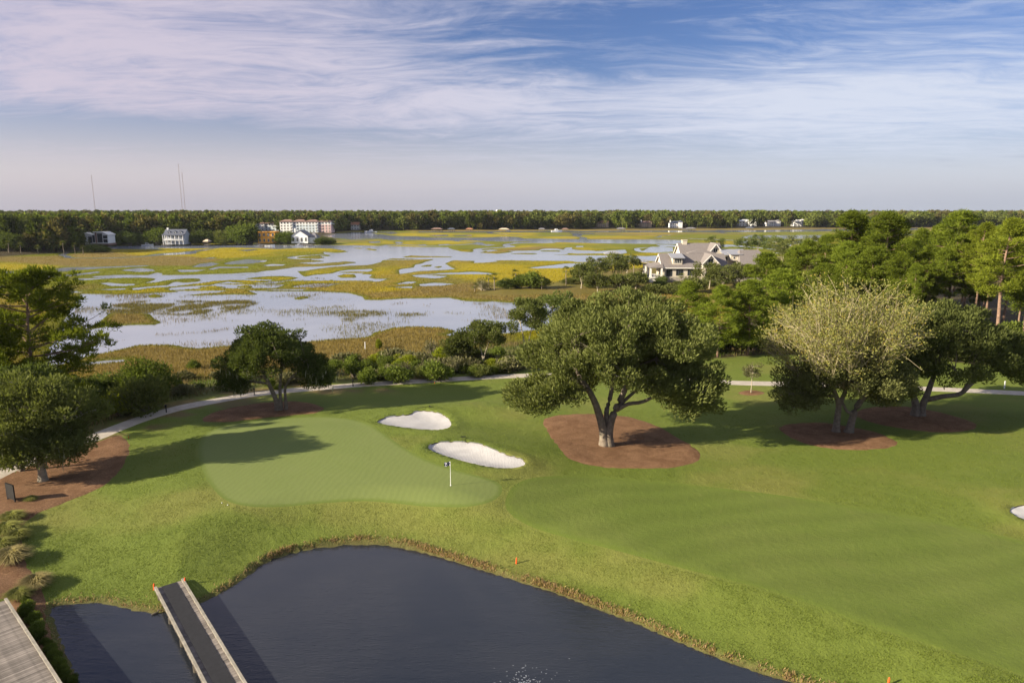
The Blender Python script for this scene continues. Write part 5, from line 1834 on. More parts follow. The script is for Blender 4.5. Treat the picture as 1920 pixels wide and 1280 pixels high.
def build_reeds():
    rng = np.random.default_rng(66)
    # in the grass sheets, thinning with distance
    n = 620000
    y = 95 * (480 / 95) ** rng.random(n)
    x = rng.uniform(-0.82, 0.82, n) * (y + 10)
    f = marsh_f(x, y)
    sg = sdpoly(x, y, GOLF_LAND); sh = sdpoly(x, y, HOUSE_LAND)
    ok = (f > 0.35 + 0.1 * sst(160, 330, np.hypot(x, y))) & (sg < 3) & (sh < 1)
    x, y, f = x[ok], y[ok], f[ok]
    z, col = full_h(x, y)
    k = rng.uniform(0.75, 1.35, (len(x), 1))
    L = rng.uniform(0.3, 0.75, len(x)) * np.clip(0.45 + f * 0.25, 0.45, 1.0) * (1 - 0.5 * sst(170, 330, y))
    blades('marsh_grass', 'golden and green marsh grass covering the tidal flats', np.column_stack([x, y, z - 0.03]), col * k * 1.1, L, 0.00065 * y + 0.035, rng, 0.30)
    # sparse stands in the lagoon
    P = []
    for poly, den in SPARSE_W:
        lo = poly.min(0); hi = poly.max(0)
        area = (hi[0] - lo[0]) * (hi[1] - lo[1])
        m = int(min(area * den * 7.0, 90000))
        q = rng.uniform(lo, hi, (m, 2))
        s = sdpoly(q[:, 0], q[:, 1], poly)
        pn = vnoise(q[:, 0] * 0.25, q[:, 1] * 0.25, 41)
        P.append(q[(s > 0) & (rng.random(m) < np.clip(s * 0.5, 0.1, 1) * sst(0.2, 0.6, pn))])
    lag = flat([(110, 690), (150, 551), (340, 548), (470, 533), (590, 520), (700, 530), (690, 565), (900, 568), (1000, 590), (860, 620), (680, 632), (414, 648), (235, 655)], 0.05)
    lo = lag.min(0); hi = lag.max(0)
    q = rng.uniform(lo, hi, (130000, 2))
    pn = fbm(q[:, 0] * 0.06, q[:, 1] * 0.06, 44, 4)
    P.append(q[(sdpoly(q[:, 0], q[:, 1], lag) > 0) & (rng.random(len(q)) < 0.75 * sst(0.50, 0.72, pn))])
    P = np.vstack(P)
    f = marsh_f(P[:, 0], P[:, 1])
    P = P[f < 0.3]
    n = len(P)
    c = lerp(np.tile(C_BROWNM * 0.9, (n, 1)), np.tile(np.array((0.145, 0.125, 0.03)), (n, 1)), sst(0.35, 0.65, fbm(P[:, 0] * 0.03, P[:, 1] * 0.03, 46, 3)))
    blades('reeds', 'sparse reeds standing in the shallow lagoon', np.column_stack([P, np.full(n, -0.05)]), c * rng.uniform(0.7, 1.3, (n, 1)), rng.uniform(0.35, 0.8, n), 0.0005 * P[:, 1] + 0.02, rng, 0.14)
    # weeds of the scrub belt
    m = 60000
    y = rng.uniform(62, 135, m); x = rng.uniform(-0.82, 0.75, m) * (y + 8)
    sg = sdpoly(x, y, GOLF_LAND); st = sdpoly(x, y, TURF)
    ok = (sg > -1) & (st < -0.6) & (x < 70)
    x, y = x[ok], y[ok]
    z, col = full_h(x, y)
    nn = fbm(x * 0.3, y * 0.3, 91, 3)
    c = lerp(np.tile(np.array((0.17, 0.13, 0.055)), (len(x), 1)), np.tile(np.array((0.085, 0.115, 0.022)), (len(x), 1)), sst(0.35, 0.6, nn))
    blades('weeds', 'tall weeds and dry stalks in the scrub behind the path', np.column_stack([x, y, z - 0.03]), c * rng.uniform(0.7, 1.35, (len(x), 1)), rng.uniform(0.3, 1.0, len(x)), 0.16, rng, 0.25)
    # dry fringe along the pond
    b = POND
    seg = np.roll(b, -1, 0) - b
    ln = np.linalg.norm(seg, axis=1)
    cum = np.cumsum(ln)
    m = 30000
    s = rng.random(m) * cum[-1]
    i = np.searchsorted(cum, s)
    tt = 1 - (cum[i] - s) / ln[i]
    q = b[i] + seg[i] * tt[:, None]
    nrm = np.stack([seg[i][:, 1], -seg[i][:, 0]], 1) / ln[i][:, None]
    area = 0.5 * np.sum(b[:, 0] * np.roll(b[:, 1], -1) - np.roll(b[:, 0], -1) * b[:, 1])
    nrm *= (1 if area > 0 else -1)
    off = rng.exponential(0.20, m) + 0.03
    q = q + nrm * off[:, None]
    cl = vnoise(s * 0.35, s * 0 + 3, 8) * 0.6 + vnoise(s * 1.6, s * 0 + 9, 9) * 0.4
    ok = (q[:, 1] > 29) & (rng.random(m) < sst(0.28, 0.62, cl)) & (off < 0.7) & (q[:, 0] > flat([(500, 1050)], POND_Z)[0][0])
    ok |= (q[:, 1] > 29) & (rng.random(m) < 0.12)
    q = q[ok]; off = off[ok]
    z, _ = full_h(q[:, 0], q[:, 1])
    c = lerp(np.tile(np.array((0.36, 0.245, 0.125)), (len(q), 1)), np.tile(np.array((0.24, 0.21, 0.05)), (len(q), 1)), (rng.random(len(q)) < 0.25).astype(float))
    blades('dry_grass', 'tan dry grass fringe along the pond bank', np.column_stack([q, z - 0.02]), c * rng.uniform(0.65, 1.3, (len(q), 1)), rng.uniform(0.10, 0.30, len(q)), 0.06, rng, 0.4)

    # tufts of the uncut grass round the pond and the green
    m = 520000
    y = 27 * (84 / 27) ** rng.random(m); x = rng.uniform(-0.80, 0.80, m) * (y + 4)
    ok = sdpoly(x, y, TURF) > 0.3
    for poly, mg in [(GREEN, 0.25), (FAIRWAY, 0.3), (PATH, 0.1)] + [(b, 0.12) for b in BUNKERS] + [(b, 0.05) for b in BEDS]:
        ok &= ~(sd_near(x, y, poly) > -mg)
    ok &= sdpoly(x, y, POND) < -0.25
    ok &= rng.random(m) < 0.25 + 0.75 * sst(0.35, 0.6, fbm(x * 0.8, y * 0.8, 61, 3))
    x, y = x[ok], y[ok]
    z, col = full_h(x, y)
    k = rng.uniform(0.75, 1.45, (len(x), 1)) * np.where(rng.random((len(x), 1)) < 0.12, np.array((1.35, 1.2, 1.5)), 1.0)
    blades('rough_grass', 'short uncut grass round the pond and the green', np.column_stack([x, y, z - 0.01]), col * k, rng.uniform(0.04, 0.11, len(x)), 0.045, rng, 0.55)


build_reeds()

# ------------------------------------------------------------------ built things
M_CREAM = plain('cream_siding', (0.56, 0.50, 0.40), 0.7, 0.06, 2.0, dirt=(0.45, 0.40, 0.32))
M_TRIM = plain('white_trim', (0.74, 0.71, 0.66), 0.6, 0.05, 2.0)
M_STONE = plain('base_masonry', (0.30, 0.27, 0.23), 0.9, 0.2, 1.5)
M_WHITE = plain('white_paint', (0.78, 0.77, 0.75), 0.6, 0.05, 1.0)
M_NAVY = plain('dark_slate', (0.10, 0.11, 0.14), 0.6, 0.2, 1.0)
M_ORANGE = plain('yellow_sheathing', (0.70, 0.33, 0.05), 0.8, 0.15, 0.8)
M_BLUEW = plain('pale_blue_render', (0.55, 0.62, 0.66), 0.8, 0.06, 0.5)
M_PINKW = plain('rose_render', (0.60, 0.42, 0.40), 0.8, 0.06, 0.5)
M_TAN = plain('tan_stucco', (0.66, 0.51, 0.36), 0.8, 0.08, 0.5)
M_TERRA = plain('terracotta_roof', (0.36, 0.17, 0.10), 0.8, 0.2, 0.6)
M_GREYR = plain('grey_roof', (0.20, 0.19, 0.20), 0.7, 0.15, 0.6)
M_GREYW = plain('blue_grey_boards', (0.36, 0.39, 0.44), 0.7, 0.08, 0.6)
M_RUST = plain('rust_wood', (0.30, 0.13, 0.05), 0.8, 0.2, 1.0)
M_BRICKB = plain('brown_brick', (0.24, 0.15, 0.12), 0.9, 0.2, 1.0)
M_BLACK = plain('black_paint', (0.012, 0.012, 0.013), 0.5, 0.2, 3)
M_RED = plain('orange_red_paint', (0.75, 0.10, 0.02), 0.6, 0.1, 3)
M_WOOD = plain('weathered_boards', (0.19, 0.165, 0.145), 0.9, 0.28, 2.2, dirt=(0.11, 0.092, 0.078), bumps=(14, 0.5, 0.02), objvar=0.3)  # weathered tone, darkened and varied per plank to stand in for mottled shadows
M_WOODD = plain('dark_wet_timber', (0.10, 0.085, 0.065), 0.9, 0.25, 2.2)
M_RAILW = plain('bleached_rail', (0.27, 0.245, 0.20), 0.85, 0.2, 2.5, dirt=(0.22, 0.19, 0.15))
M_MAT = plain('black_rubber_mat', (0.020, 0.020, 0.023), 0.8, 0.25, 4.0, bumps=(25, 0.4, 0.01))
M_STEEL = plain('mast_paint', (0.34, 0.28, 0.28), 0.6, 0.1, 0.05)
M_FOAM = plain('foam', (0.26, 0.28, 0.32), 0.9, 0.1, 3)
M_BALL = plain('ball_white', (0.85, 0.85, 0.85), 0.4, 0.02, 3)


def shingle_mat():
    m, t, out = new_mat('villa_shingle_roof')
    tc = t.new('ShaderNodeTexCoord').outputs['Object']
    b = t.new('ShaderNodeTexNoise')
    t.put(b.inputs['Vector'], t.mapping(tc, (0, 0, 0), (0, 0, 0), (2.5, 2.5, 8)))
    b.inputs['Scale'].default_value = 1.0; b.inputs['Detail'].default_value = 4
    c = t.mix(t.ramp(b.outputs[0], 0.3, 0.7), (0.150, 0.130, 0.122, 1), (0.205, 0.180, 0.170, 1))
    p = t.new('ShaderNodeBsdfPrincipled')
    t.put(p.inputs['Base Color'], c)
    p.inputs['Roughness'].default_value = 0.85
    t.l.new(p.outputs[0], out.inputs[0])
    return m


M_SHING = shingle_mat()
M_METALR = plain('pale_metal_roof', (0.33, 0.33, 0.35), 0.45, 0.05, 0.7, metal=0.2)


def glass_mat():
    m, t, out = new_mat('window_glass')
    p = t.new('ShaderNodeBsdfPrincipled')
    p.inputs['Base Color'].default_value = (0.02, 0.026, 0.03, 1)
    p.inputs['Roughness'].default_value = 0.08
    t.l.new(p.outputs[0], out.inputs[0])
    return m


M_GLASS = glass_mat()


def gable(mb, x0, x1, y0, y1, ze, zr, axis='x', over=0.5, th=0.28):
    """gabled roof slab over the rectangle; ridge along axis"""
    if axis == 'x':
        ym = (y0 + y1) / 2
        sl = (zr - ze) / (ym - y0)
        pr = [(x0 - over, y0 - over, ze - over * sl), (x0 - over, ym, zr), (x0 - over, y1 + over, ze - over * sl),
              (x0 - over, y1 + over, ze - over * sl + th), (x0 - over, ym, zr + th), (x0 - over, y0 - over, ze - over * sl + th)]
        a = pr[0:2] + [pr[4], pr[5]]
        b = pr[1:4] + [pr[4]]
        mb.extrude(a, (x1 - x0 + 2 * over, 0, 0)); mb.extrude(b, (x1 - x0 + 2 * over, 0, 0))
    else:
        xm = (x0 + x1) / 2
        sl = (zr - ze) / (xm - x0)
        pr = [(x0 - over, y0 - over, ze - over * sl), (xm, y0 - over, zr), (x1 + over, y0 - over, ze - over * sl),
              (x1 + over, y0 - over, ze - over * sl + th), (xm, y0 - over, zr + th), (x0 - over, y0 - over, ze - over * sl + th)]
        mb.extrude(pr[0:2] + [pr[4], pr[5]], (0, y1 - y0 + 2 * over, 0)); mb.extrude(pr[1:4] + [pr[4]], (0, y1 - y0 + 2 * over, 0))


def gable_wall(mb, x0, x1, y0, y1, z0, ze, zr, axis='x'):
    """walls up to the eaves and the two gable ends"""
    if axis == 'x':
        ym = (y0 + y1) / 2
        mb.extrude([(x0, y0, z0), (x0, y1, z0), (x0, y1, ze), (x0, ym, zr), (x0, y0, ze)], (x1 - x0, 0, 0))
    else:
        xm = (x0 + x1) / 2
        mb.extrude([(x0, y0, z0), (x1, y0, z0), (x1, y0, ze), (xm, y0, zr), (x0, y0, ze)], (0, y1 - y0, 0))


def hip(mb, x0, x1, y0, y1, ze, zr, r0, r1, th=0.25):
    """hipped roof; ridge from x=r0 to x=r1 (a point when equal)"""
    ym = (y0 + y1) / 2
    vs = [(x0, y0, ze), (x1, y0, ze), (x1, y1, ze), (x0, y1, ze), (r0, ym, zr), (r1, ym, zr)]
    vs += [(x0, y0, ze - th), (x1, y0, ze - th), (x1, y1, ze - th), (x0, y1, ze - th)]
    mb.add(vs, [(0, 1, 5, 4), (1, 2, 5), (2, 3, 4, 5), (3, 0, 4), (6, 9, 8, 7), (0, 6, 7, 1), (1, 7, 8, 2), (2, 8, 9, 3), (3, 9, 6, 0)])


def window(parent, x0, x1, y, z0, z1, panes=2, frame=None, face='y', fw=0.09, d=0.06):
    """framed window in a wall facing the camera (face 'y') or -x (face 'x'); glass panes as its pieces"""
    mb = MB()
    def bx(a0, a1, c0, c1, e0, e1):
        if face == 'y': mb.box(a0, a1, y - e1, y - e0, c0, c1)
        else: mb.box(y - e1, y - e0, a0, a1, c0, c1)
    bx(x0, x1, z0, z0 + fw, 0.0, d); bx(x0, x1, z1 - fw, z1, 0.0, d)
    w = (x1 - x0)
    for k in range(panes + 1):
        xc = x0 + (w - fw) * k / panes
        bx(xc, xc + fw, z0 + fw, z1 - fw, 0.0, d)
    o = mb.build('window', frame or M_TRIM, parent)
    for k in range(panes):
        p = MB()
        a0 = x0 + (w - fw) * k / panes + fw; a1 = x0 + (w - fw) * (k + 1) / panes
        if face == 'y': p.box(a0, a1, y - d * 0.55, y - d * 0.2, z0 + fw, z1 - fw)
        else: p.box(y - d * 0.55, y - d * 0.2, a0, a1, z0 + fw, z1 - fw)
        p.build('pane', M_GLASS, o)
    return o


def build_villa():
    root = empty('villa', (66, 249, 1.0))
    tag(root, 'large cream villa with many grey gables, half hidden by trees on the marsh', 'house')
    inv = Vector((-66, -249, -1.0))
    grp = empty('villa_frame', (0, 0, 0))
    parts = []
    def B(mb, name, mat, par=None):
        mb.v = [(v[0] - 66, v[1] - 249, v[2] - 1.0) for v in mb.v]
        o = mb.build(name, mat, par or root)
        return o
    g = 0.4
    w = MB(); gable_wall(w, 55.2, 78.4, 250, 262, 2.9, 6.6, 10.7, 'x')
    gable_wall(w, 69.2, 74.8, 248.3, 256, 2.9, 8.0, 10.95, 'y')
    gable_wall(w, 65.4, 80.8, 264.5, 275.5, 2.9, 9.9, 13.9, 'x')
    gable_wall(w, 75.0, 80.6, 262.8, 270, 2.9, 10.6, 14.2, 'y')
    w.box(78.0, 88.5, 257.5, 268, 2.9, 10.2)
    w.box(84.2, 95.6, 251.2, 265.0, 2.9, 7.5)
    w.box(81.4, 85.4, 255.6, 258.4, 8.4, 10.5)
    w.box(58.8, 62.3, 250.7, 254.2, 7.2, 9.6)
    B(w, 'wall', M_CREAM)
    bs = MB(); bs.box(55.0, 78.6, 249.85, 262.2, g, 2.9); bs.box(69.0, 75.0, 248.1, 249.8, g, 2.9); bs.box(78.7, 95.8, 251.0, 265.2, g, 2.9); bs.box(65.2, 81.0, 262.3, 275.7, g, 2.9)
    B(bs, 'foundation', M_STONE)
    r = MB(); gable(r, 55.2, 78.4, 250, 262, 6.6, 10.75, 'x', 0.55)
    gable(r, 69.2, 74.8, 248.3, 256.5, 8.0, 11.05, 'y', 0.5)
    B(r, 'roof', M_SHING)
    r = MB(); gable(r, 65.4, 80.8, 264.5, 275.5, 9.9, 14.0, 'x', 0.6); gable(r, 75.0, 80.6, 262.8, 269.5, 10.6, 14.3, 'y', 0.6)
    hip(r, 67.0, 77.5, 260.6, 264.2, 10.9, 12.3, 71.2, 72.4)
    rb = B(r, 'upper_roof', M_SHING)
    c = MB(); c.box(66.6, 68.4, 269.2, 270.8, 10.5, 15.2); c.box(66.45, 68.55, 269.05, 270.95, 15.2, 15.45)
    B(c, 'chimney', M_CREAM, rb)
    r = MB(); hip(r, 83.4, 96.4, 250.4, 265.8, 7.5, 12.3, 85.4, 92.4)
    B(r, 'wing_roof', M_SHING)
    r = MB(); r.extrude([(79.2, 256.8, 10.25), (79.2, 264.0, 12.0), (79.2, 264.0, 12.25), (79.2, 256.8, 10.5)], (9.4, 0, 0))
    r.extrude([(58.0, 249.9, 9.65), (58.0, 255.6, 10.95), (58.0, 255.6, 11.15), (58.0, 249.9, 9.85)], (5.1, 0, 0))
    r.extrude([(81.0, 255.0, 10.6), (81.0, 259.0, 11.2), (81.0, 259.0, 11.35), (81.0, 255.0, 10.75)], (4.8, 0, 0))
    B(r, 'metal_roof', M_METALR)
    # skirt roof and porch on the left end
    r = MB()
    vs = [(50.0, 248.6, 6.3), (50.0, 263.2, 6.3), (55.2, 261.0, 7.7), (55.2, 251.0, 7.7), (55.2, 248.8, 6.35), (55.2, 263.2, 6.35)]
    r.add(vs, [(0, 3, 2, 1), (0, 4, 3), (1, 2, 5), (0, 1, 5, 4)])
    B(r, 'porch_roof', M_SHING)
    for x, y in ((50.6, 249.2), (54.6, 249.2), (50.6, 254.0), (50.6, 258.5), (50.6, 262.6)):
        m = MB(); m.box(x - 0.3, x + 0.3, y - 0.3, y + 0.3, 2.9, 6.2); m.box(x - 0.38, x + 0.38, y - 0.38, y + 0.38, 2.9, 3.4)
        B(m, 'column', M_TRIM)
    m = MB(); m.box(50.0, 55.1, 248.7, 263.1, 2.55, 2.9); m.box(50.3, 54.95, 249.0, 262.8, g, 2.55)
    B(m, 'porch_floor', M_TRIM)
    m = MB(); m.box(50.95, 54.2, 249.1, 249.25, 3.75, 3.85)
    for k in range(12):
        m.box(51.0 + k * 0.28, 51.06 + k * 0.28, 249.14, 249.2, 2.9, 3.75)
    B(m, 'railing', M_TRIM)
    # gable trim
    m = MB()
    for a, b in (((54.55, 249.45, 6.25), (54.55, 256, 10.75)), ((54.55, 262.55, 6.25), (54.55, 256, 10.75)), ((68.7, 247.75, 7.5), (72, 247.75, 11.0)), ((75.3, 247.75, 7.5), (72, 247.75, 11.0)),
                 ((64.75, 263.9, 9.5), (64.75, 270, 14.0)), ((64.75, 276.1, 9.5), (64.75, 270, 14.0)), ((74.4, 262.15, 9.9), (77.8, 262.15, 14.2)), ((81.2, 262.15, 9.9), (77.8, 262.15, 14.2))):
        m.bar(a, b, 0.12, 0.34)
    m.box(54.6, 78.9, 249.2, 249.4, 6.0, 6.35)
    B(m, 'fascia', M_TRIM)
    sub = empty('windows', (0, 0, 0)); bpy.data.objects.remove(sub)
    bpy.data.objects.remove(grp)
    for (x0, x1, y, z0, z1, n) in [(56.4, 58.6, 250, 3.1, 5.7, 3), (60.0, 62.6, 250, 3.4, 5.6, 3), (64.2, 66.4, 250, 3.4, 5.6, 3), (59.3, 61.9, 250.7, 7.8, 9.4, 4), (71.0, 73.0, 248.3, 8.1, 9.6, 2),
                                   (70.4, 73.6, 248.3, 3.4, 6.0, 3), (78.7, 80.9, 257.5, 8.2, 9.8, 3), (82.4, 83.2, 255.6, 9.0, 9.9, 1), (84.0, 85.0, 255.6, 9.0, 9.9, 1), (86, 88, 251.2, 3.6, 6.0, 2),
                                   (90, 92.4, 251.2, 3.6, 6.0, 3), (80.3, 82.0, 257.5, 4.0, 6.0, 2), (77.0, 78.6, 262.8, 11.0, 12.6, 2)]:
        window(root, x0 - 66, x1 - 66, y - 249, z0 - 1, z1 - 1, n, M_NAVY if n == 3 else None)
    window(root, 255.2 - 249, 256.8 - 249, 55.2 - 66, 7.9 - 1, 9.0 - 1, 3, None, 'x')
    window(root, 252 - 249, 254.4 - 249, 55.2 - 66, 3.1 - 1, 5.6 - 1, 2, M_NAVY, 'x')
    return root


build_villa()


def house(name, label, px, py, w, d, h, wall, roof, zr=3.0, axis='x', rows=1, cols=4, z=1.5, rz=0.0, roofkind='gable', porch=False, chimney=False, trim=None, cat='house', dormers=0, wing=None):
    q = flat([(px, py)], z)[0]
    root = empty(name, (q[0], q[1], z - 0.3), rz)
    tag(root, label, cat)
    m = MB()
    if roofkind == 'gable': gable_wall(m, -w / 2, w / 2, 0, d, 0, h, h + zr, axis)
    else: m.box(-w / 2, w / 2, 0, d, 0, h)
    if wing:
        x0, x1, y0, y1, hh = wing
        m.box(x0, x1, y0, y1, 0, hh)
    m.build('wall', wall, root)
    r = MB()
    if roofkind == 'gable': gable(r, -w / 2, w / 2, 0, d, h, h + zr + 0.02, axis, 0.5)
    elif roofkind == 'hip': hip(r, -w / 2 - 0.6, w / 2 + 0.6, -0.6, d + 0.6, h + 0.25, h + zr, -w / 4, w / 4)
    elif roofkind == 'flat': r.box(-w / 2 - 0.5, w / 2 + 0.5, -0.7, d + 0.4, h, h + 0.45)
    if wing:
        hip(r, x0 - 0.5, x1 + 0.5, y0 - 0.5, y1 + 0.5, hh + 0.25, hh + zr * 0.8, (x0 + x1) / 2 - 0.5, (x0 + x1) / 2 + 0.5)
    ro = r.build('roof', roof, root)
    if chimney:
        c = MB(); c.box(-w / 2 + 0.6, -w / 2 + 1.8, d * 0.45, d * 0.6, h, h + zr + 1.4); c.build('chimney', M_WHITE, ro)
    for k in range(dormers):
        x = -w / 2 + w * (k + 0.75) / (dormers + 0.5)
        c = MB(); gable_wall(c, x - 0.9, x + 0.9, d * 0.12, d * 0.4, h + 0.3, h + 1.7, h + 2.6, 'y'); dm = c.build('dormer', trim or M_WHITE, ro)
        c = MB(); gable(c, x - 0.9, x + 0.9, d * 0.12, d * 0.42, h + 1.7, h + 2.62, 'y', 0.25, 0.12); c.build('dormer_roof', roof, ro)
        c = MB(); c.box(x - 0.5, x + 0.5, d * 0.12 - 0.06, d * 0.12 - 0.01, h + 0.5, h + 1.6); c.build('pane', M_GLASS, ro)
    sh = h / rows
    for rr in range(rows):
        for c in range(cols):
            x = -w / 2 + w * (c + 0.5) / cols
            ww = min(1.5, w / cols * 0.5)
            window(root, x - ww / 2, x + ww / 2, -0.0, rr * sh + sh * 0.28, rr * sh + sh * 0.80, 2, trim, fw=0.1, d=0.12)
    if porch:
        m = MB(); m.box(-w / 2, w / 2, -2.6, -0.15, h * 0.42, h * 0.48)
        m.build('porch_floor', M_WHITE, root)
        m = MB(); m.extrude([(-w / 2 - 0.4, -3.0, h * 0.93), (-w / 2 - 0.4, -0.15, h * 1.0), (-w / 2 - 0.4, -0.15, h * 1.06), (-w / 2 - 0.4, -3.0, h * 0.98)], (w + 0.8, 0, 0))
        m.build('porch_roof', roof, root)
        for k in range(6):
            x = -w / 2 + 0.2 + (w - 0.4) * k / 5
            m = MB(); m.box(x - 0.16, x + 0.16, -2.6, -2.28, 0, h * 0.93); m.build('column', M_WHITE, root)
        m = MB(); m.box(-w / 2, w / 2, -2.5, -2.4, h * 0.60, h * 0.63); m.build('railing', M_WHITE, root)
    return root


# far left shore
q = flat([(189, 459)], 1.5)[0]
hr = empty('modern_house', (q[0], q[1], 1.2)); tag(hr, 'white modern house with slanted roof and tall dark windows on the left shore', 'house')
MB().extrude([(-6, 0, 1.4), (6, 0, 1.4), (6, 0, 7.6), (2.4, 0, 9.4), (-4.2, 0, 9.4), (-4.2, 0, 8.0), (-6, 0, 8.0)], (0, 9, 0)).build('wall', M_WHITE, hr)
MB().box(-6.4, 6.4, -0.6, 9.4, 0, 1.38).build('foundation', M_BRICKB, hr)
m = MB(); m.extrude([(-4.6, -0.9, 9.45), (2.3, -0.9, 9.45), (6.6, -0.9, 7.35), (6.6, -0.9, 7.7), (2.4, -0.9, 9.85), (-4.6, -0.9, 9.85)], (0, 10.4, 0)); m.build('roof', M_TRIM, hr)
MB().box(-3.4, -2.2, -0.35, -0.02, 1.4, 9.3).build('brick_pier', M_BRICKB, hr)
MB().box(-6.6, 6.6, -2.0, -0.62, 1.3, 1.6).build('balcony', M_WHITE, hr)
window(hr, -5.6, -3.8, -0.01, 2.0, 7.4, 1, M_NAVY, d=0.14); window(hr, -1.9, 1.8, -0.01, 1.9, 8.6, 3, M_NAVY, d=0.14); window(hr, 2.3, 5.4, -0.01, 1.9, 4.4, 2, M_NAVY, d=0.14); window(hr, 2.3, 5.4, -0.01, 4.9, 7.2, 2, M_NAVY, d=0.14)
q = flat([(167, 459)], 1.5)[0]
annex = MB(); annex.extrude([(-3.2, 0, 0), (3.2, 0, 0), (3.2, 0, 7.2), (-3.2, 0, 8.9)], (0, 8, 0))
hr = empty('modern_annex', (q[0], q[1] + 1, 1.2)); tag(hr, 'orange and white slanted annex left of the white modern house', 'house')
annex.build('wall', M_WHITE, hr)
m = MB(); m.extrude([(-3.26, 0.1, 0), (-3.26, 7.9, 0), (-3.26, 7.9, 8.9), (-3.26, 0.1, 8.9)], (-0.15, 0, 0)); m.build('end_wall', M_RUST, hr)
m = MB(); m.extrude([(-3.7, -0.4, 9.05), (3.6, -0.4, 7.1), (3.6, -0.4, 7.4), (-3.7, -0.4, 9.35)], (0, 8.8, 0)); m.build('roof', M_TRIM, hr)
window(hr, -0.6, 2.6, -0.02, 0.8, 6.3, 3, M_NAVY, d=0.14)
house('veranda_house', 'blue grey house with dormers and a white veranda beside the far creek', 328, 457.5, 15.5, 9, 7.4, M_GREYW, M_NAVY, 3.6, rows=2, cols=5, porch=True, chimney=True, dormers=3)
house('unfinished_house', 'bright yellow house under construction behind the left creek', 500, 455.5, 13.5, 10, 8.6, M_ORANGE, M_ORANGE, 2.0, rows=2, cols=4, roofkind='flat')
house('gabled_house', 'white gabled house at the tip of the left shore', 562, 455.5, 13, 14, 5.6, M_WHITE, M_GREYR, 4.4, axis='y', rows=1, cols=4, chimney=True, wing=(6.6, 12.5, 3, 11, 4.6))
house('small_white_house', 'small white house almost hidden by trees at far left', 80, 448, 9, 8, 5.4, M_WHITE, M_GREYR, 3.0, axis='y', rows=1, cols=2)
house('red_trimmed_house', 'small pale house at the far end of the left shore behind the yacht', 666, 431, 11, 9, 7, M_WHITE, M_TERRA, 3.0, rows=2, cols=3)
house('hidden_house', 'pale roofed house glimpsed between trees inland of the blue grey house', 262, 437, 22, 10, 5.2, M_TAN, M_TRIM, 2.2, rows=1, cols=5)


def apartments(name, label, px, py, w, d, storeys, walls, rows_w, z=1.5, rz=0.0):
    q = flat([(px, py)], z)[0]
    root = empty(name, (q[0], q[1], z - 0.3), rz)
    tag(root, label, 'building')
    n = len(walls)
    H = storeys * 3.1
    for k, wl in enumerate(walls):
        x0 = -w / 2 + w * k / n; x1 = -w / 2 + w * (k + 1) / n - 0.02
        off = 0.0 if k % 2 == 0 else 1.2
        m = MB(); m.box(x0, x1, off, d + off, 0, H - (3.1 if wl is not M_WHITE else 0)); m.build('wall', wl, root)
        if wl is not M_WHITE:
            m = MB(); m.box(x0, x1, off - 0.1, d + off, H - 3.1, H); m.build('upper_storey', M_WHITE, root)
        r = MB(); hip(r, x0 - 0.7, x1 + 0.7, off - 0.9, d + off + 0.7, H + 0.3, H + 2.6, x0 + 4, x1 - 4); r.build('roof', M_BRICKB, root)
        for s in range(storeys):
            for c in range(rows_w):
                xc = x0 + (x1 - x0) * (c + 0.5) / rows_w
                window(root, xc - 0.8, xc + 0.8, off - 0.1 * (wl is not M_WHITE and s == storeys - 1), s * 3.1 + 0.8, s * 3.1 + 2.5, 1, M_TRIM, fw=0.14, d=0.2)
            if k % 2 == 0:
                m = MB(); m.box(x1 - 3.2, x1 - 0.4, off - 1.3, off - 0.02, s * 3.1 + 0.1, s * 3.1 + 0.3); m.box(x1 - 3.2, x1 - 0.4, off - 1.3, off - 1.2, s * 3.1 + 0.3, s * 3.1 + 1.2)
                m.build('balcony', M_WHITE, root)
    return root


apartments('apartment_block', 'long white, pale blue and rose apartment block with a brown roof', 573, 436, 58, 16, 4, [M_WHITE, M_BLUEW, M_BLUEW, M_PINKW], 4)
apartments('apartment_block', 'smaller white apartment wing behind trees left of the long block', 496, 433, 34, 14, 3, [M_WHITE, M_BLUEW], 4)

# villas on the far shore
for px, py, w, h, wl, rf, lab, nm in [
        (1130, 426, 22, 7.5, M_TAN, M_TERRA, 'tan villa with terracotta roofs on the far shore', 'far_villa'),
        (1212, 426, 20, 7.0, M_TAN, M_BRICKB, 'tan house with several brown peaks right of the terracotta villa', 'far_villa'),
        (1268, 427, 22, 7.5, M_WHITE, M_NAVY, 'white house with dark roofs above the big villa on the far shore', 'far_villa'),
        (1402, 424.5, 34, 9.0, M_WHITE, M_WHITE, 'largest bright white mansion on the far shore', 'far_villa'),
        (1450, 424.5, 28, 7.5, M_WHITE, M_GREYR, 'long white house with a grey roof right of the bright mansion', 'far_villa'),
        (1498, 424.5, 20, 8.5, M_WHITE, M_TRIM, 'white house with a tall centre, last before the pine wood', 'far_villa'),
        (1687, 421, 24, 8.0, M_WHITE, M_GREYR, 'pale house seen between the pine tops of the wood', 'far_villa'),
        (1755, 421, 26, 8.0, M_TAN, M_GREYR, 'tan and white house seen over the wood', 'far_villa'),
        (1890, 420, 26, 8.0, M_WHITE, M_TERRA, 'white house at far right over the wood', 'far_villa')]:
    w *= 0.8; h *= 0.9
    house(nm, lab, px, py, w, 12, h, wl, rf, 3.0, rows=2, cols=6, roofkind='hip', wing=(w * 0.18, w * 0.46, -3, 6, h + 1.6), chimney=True)


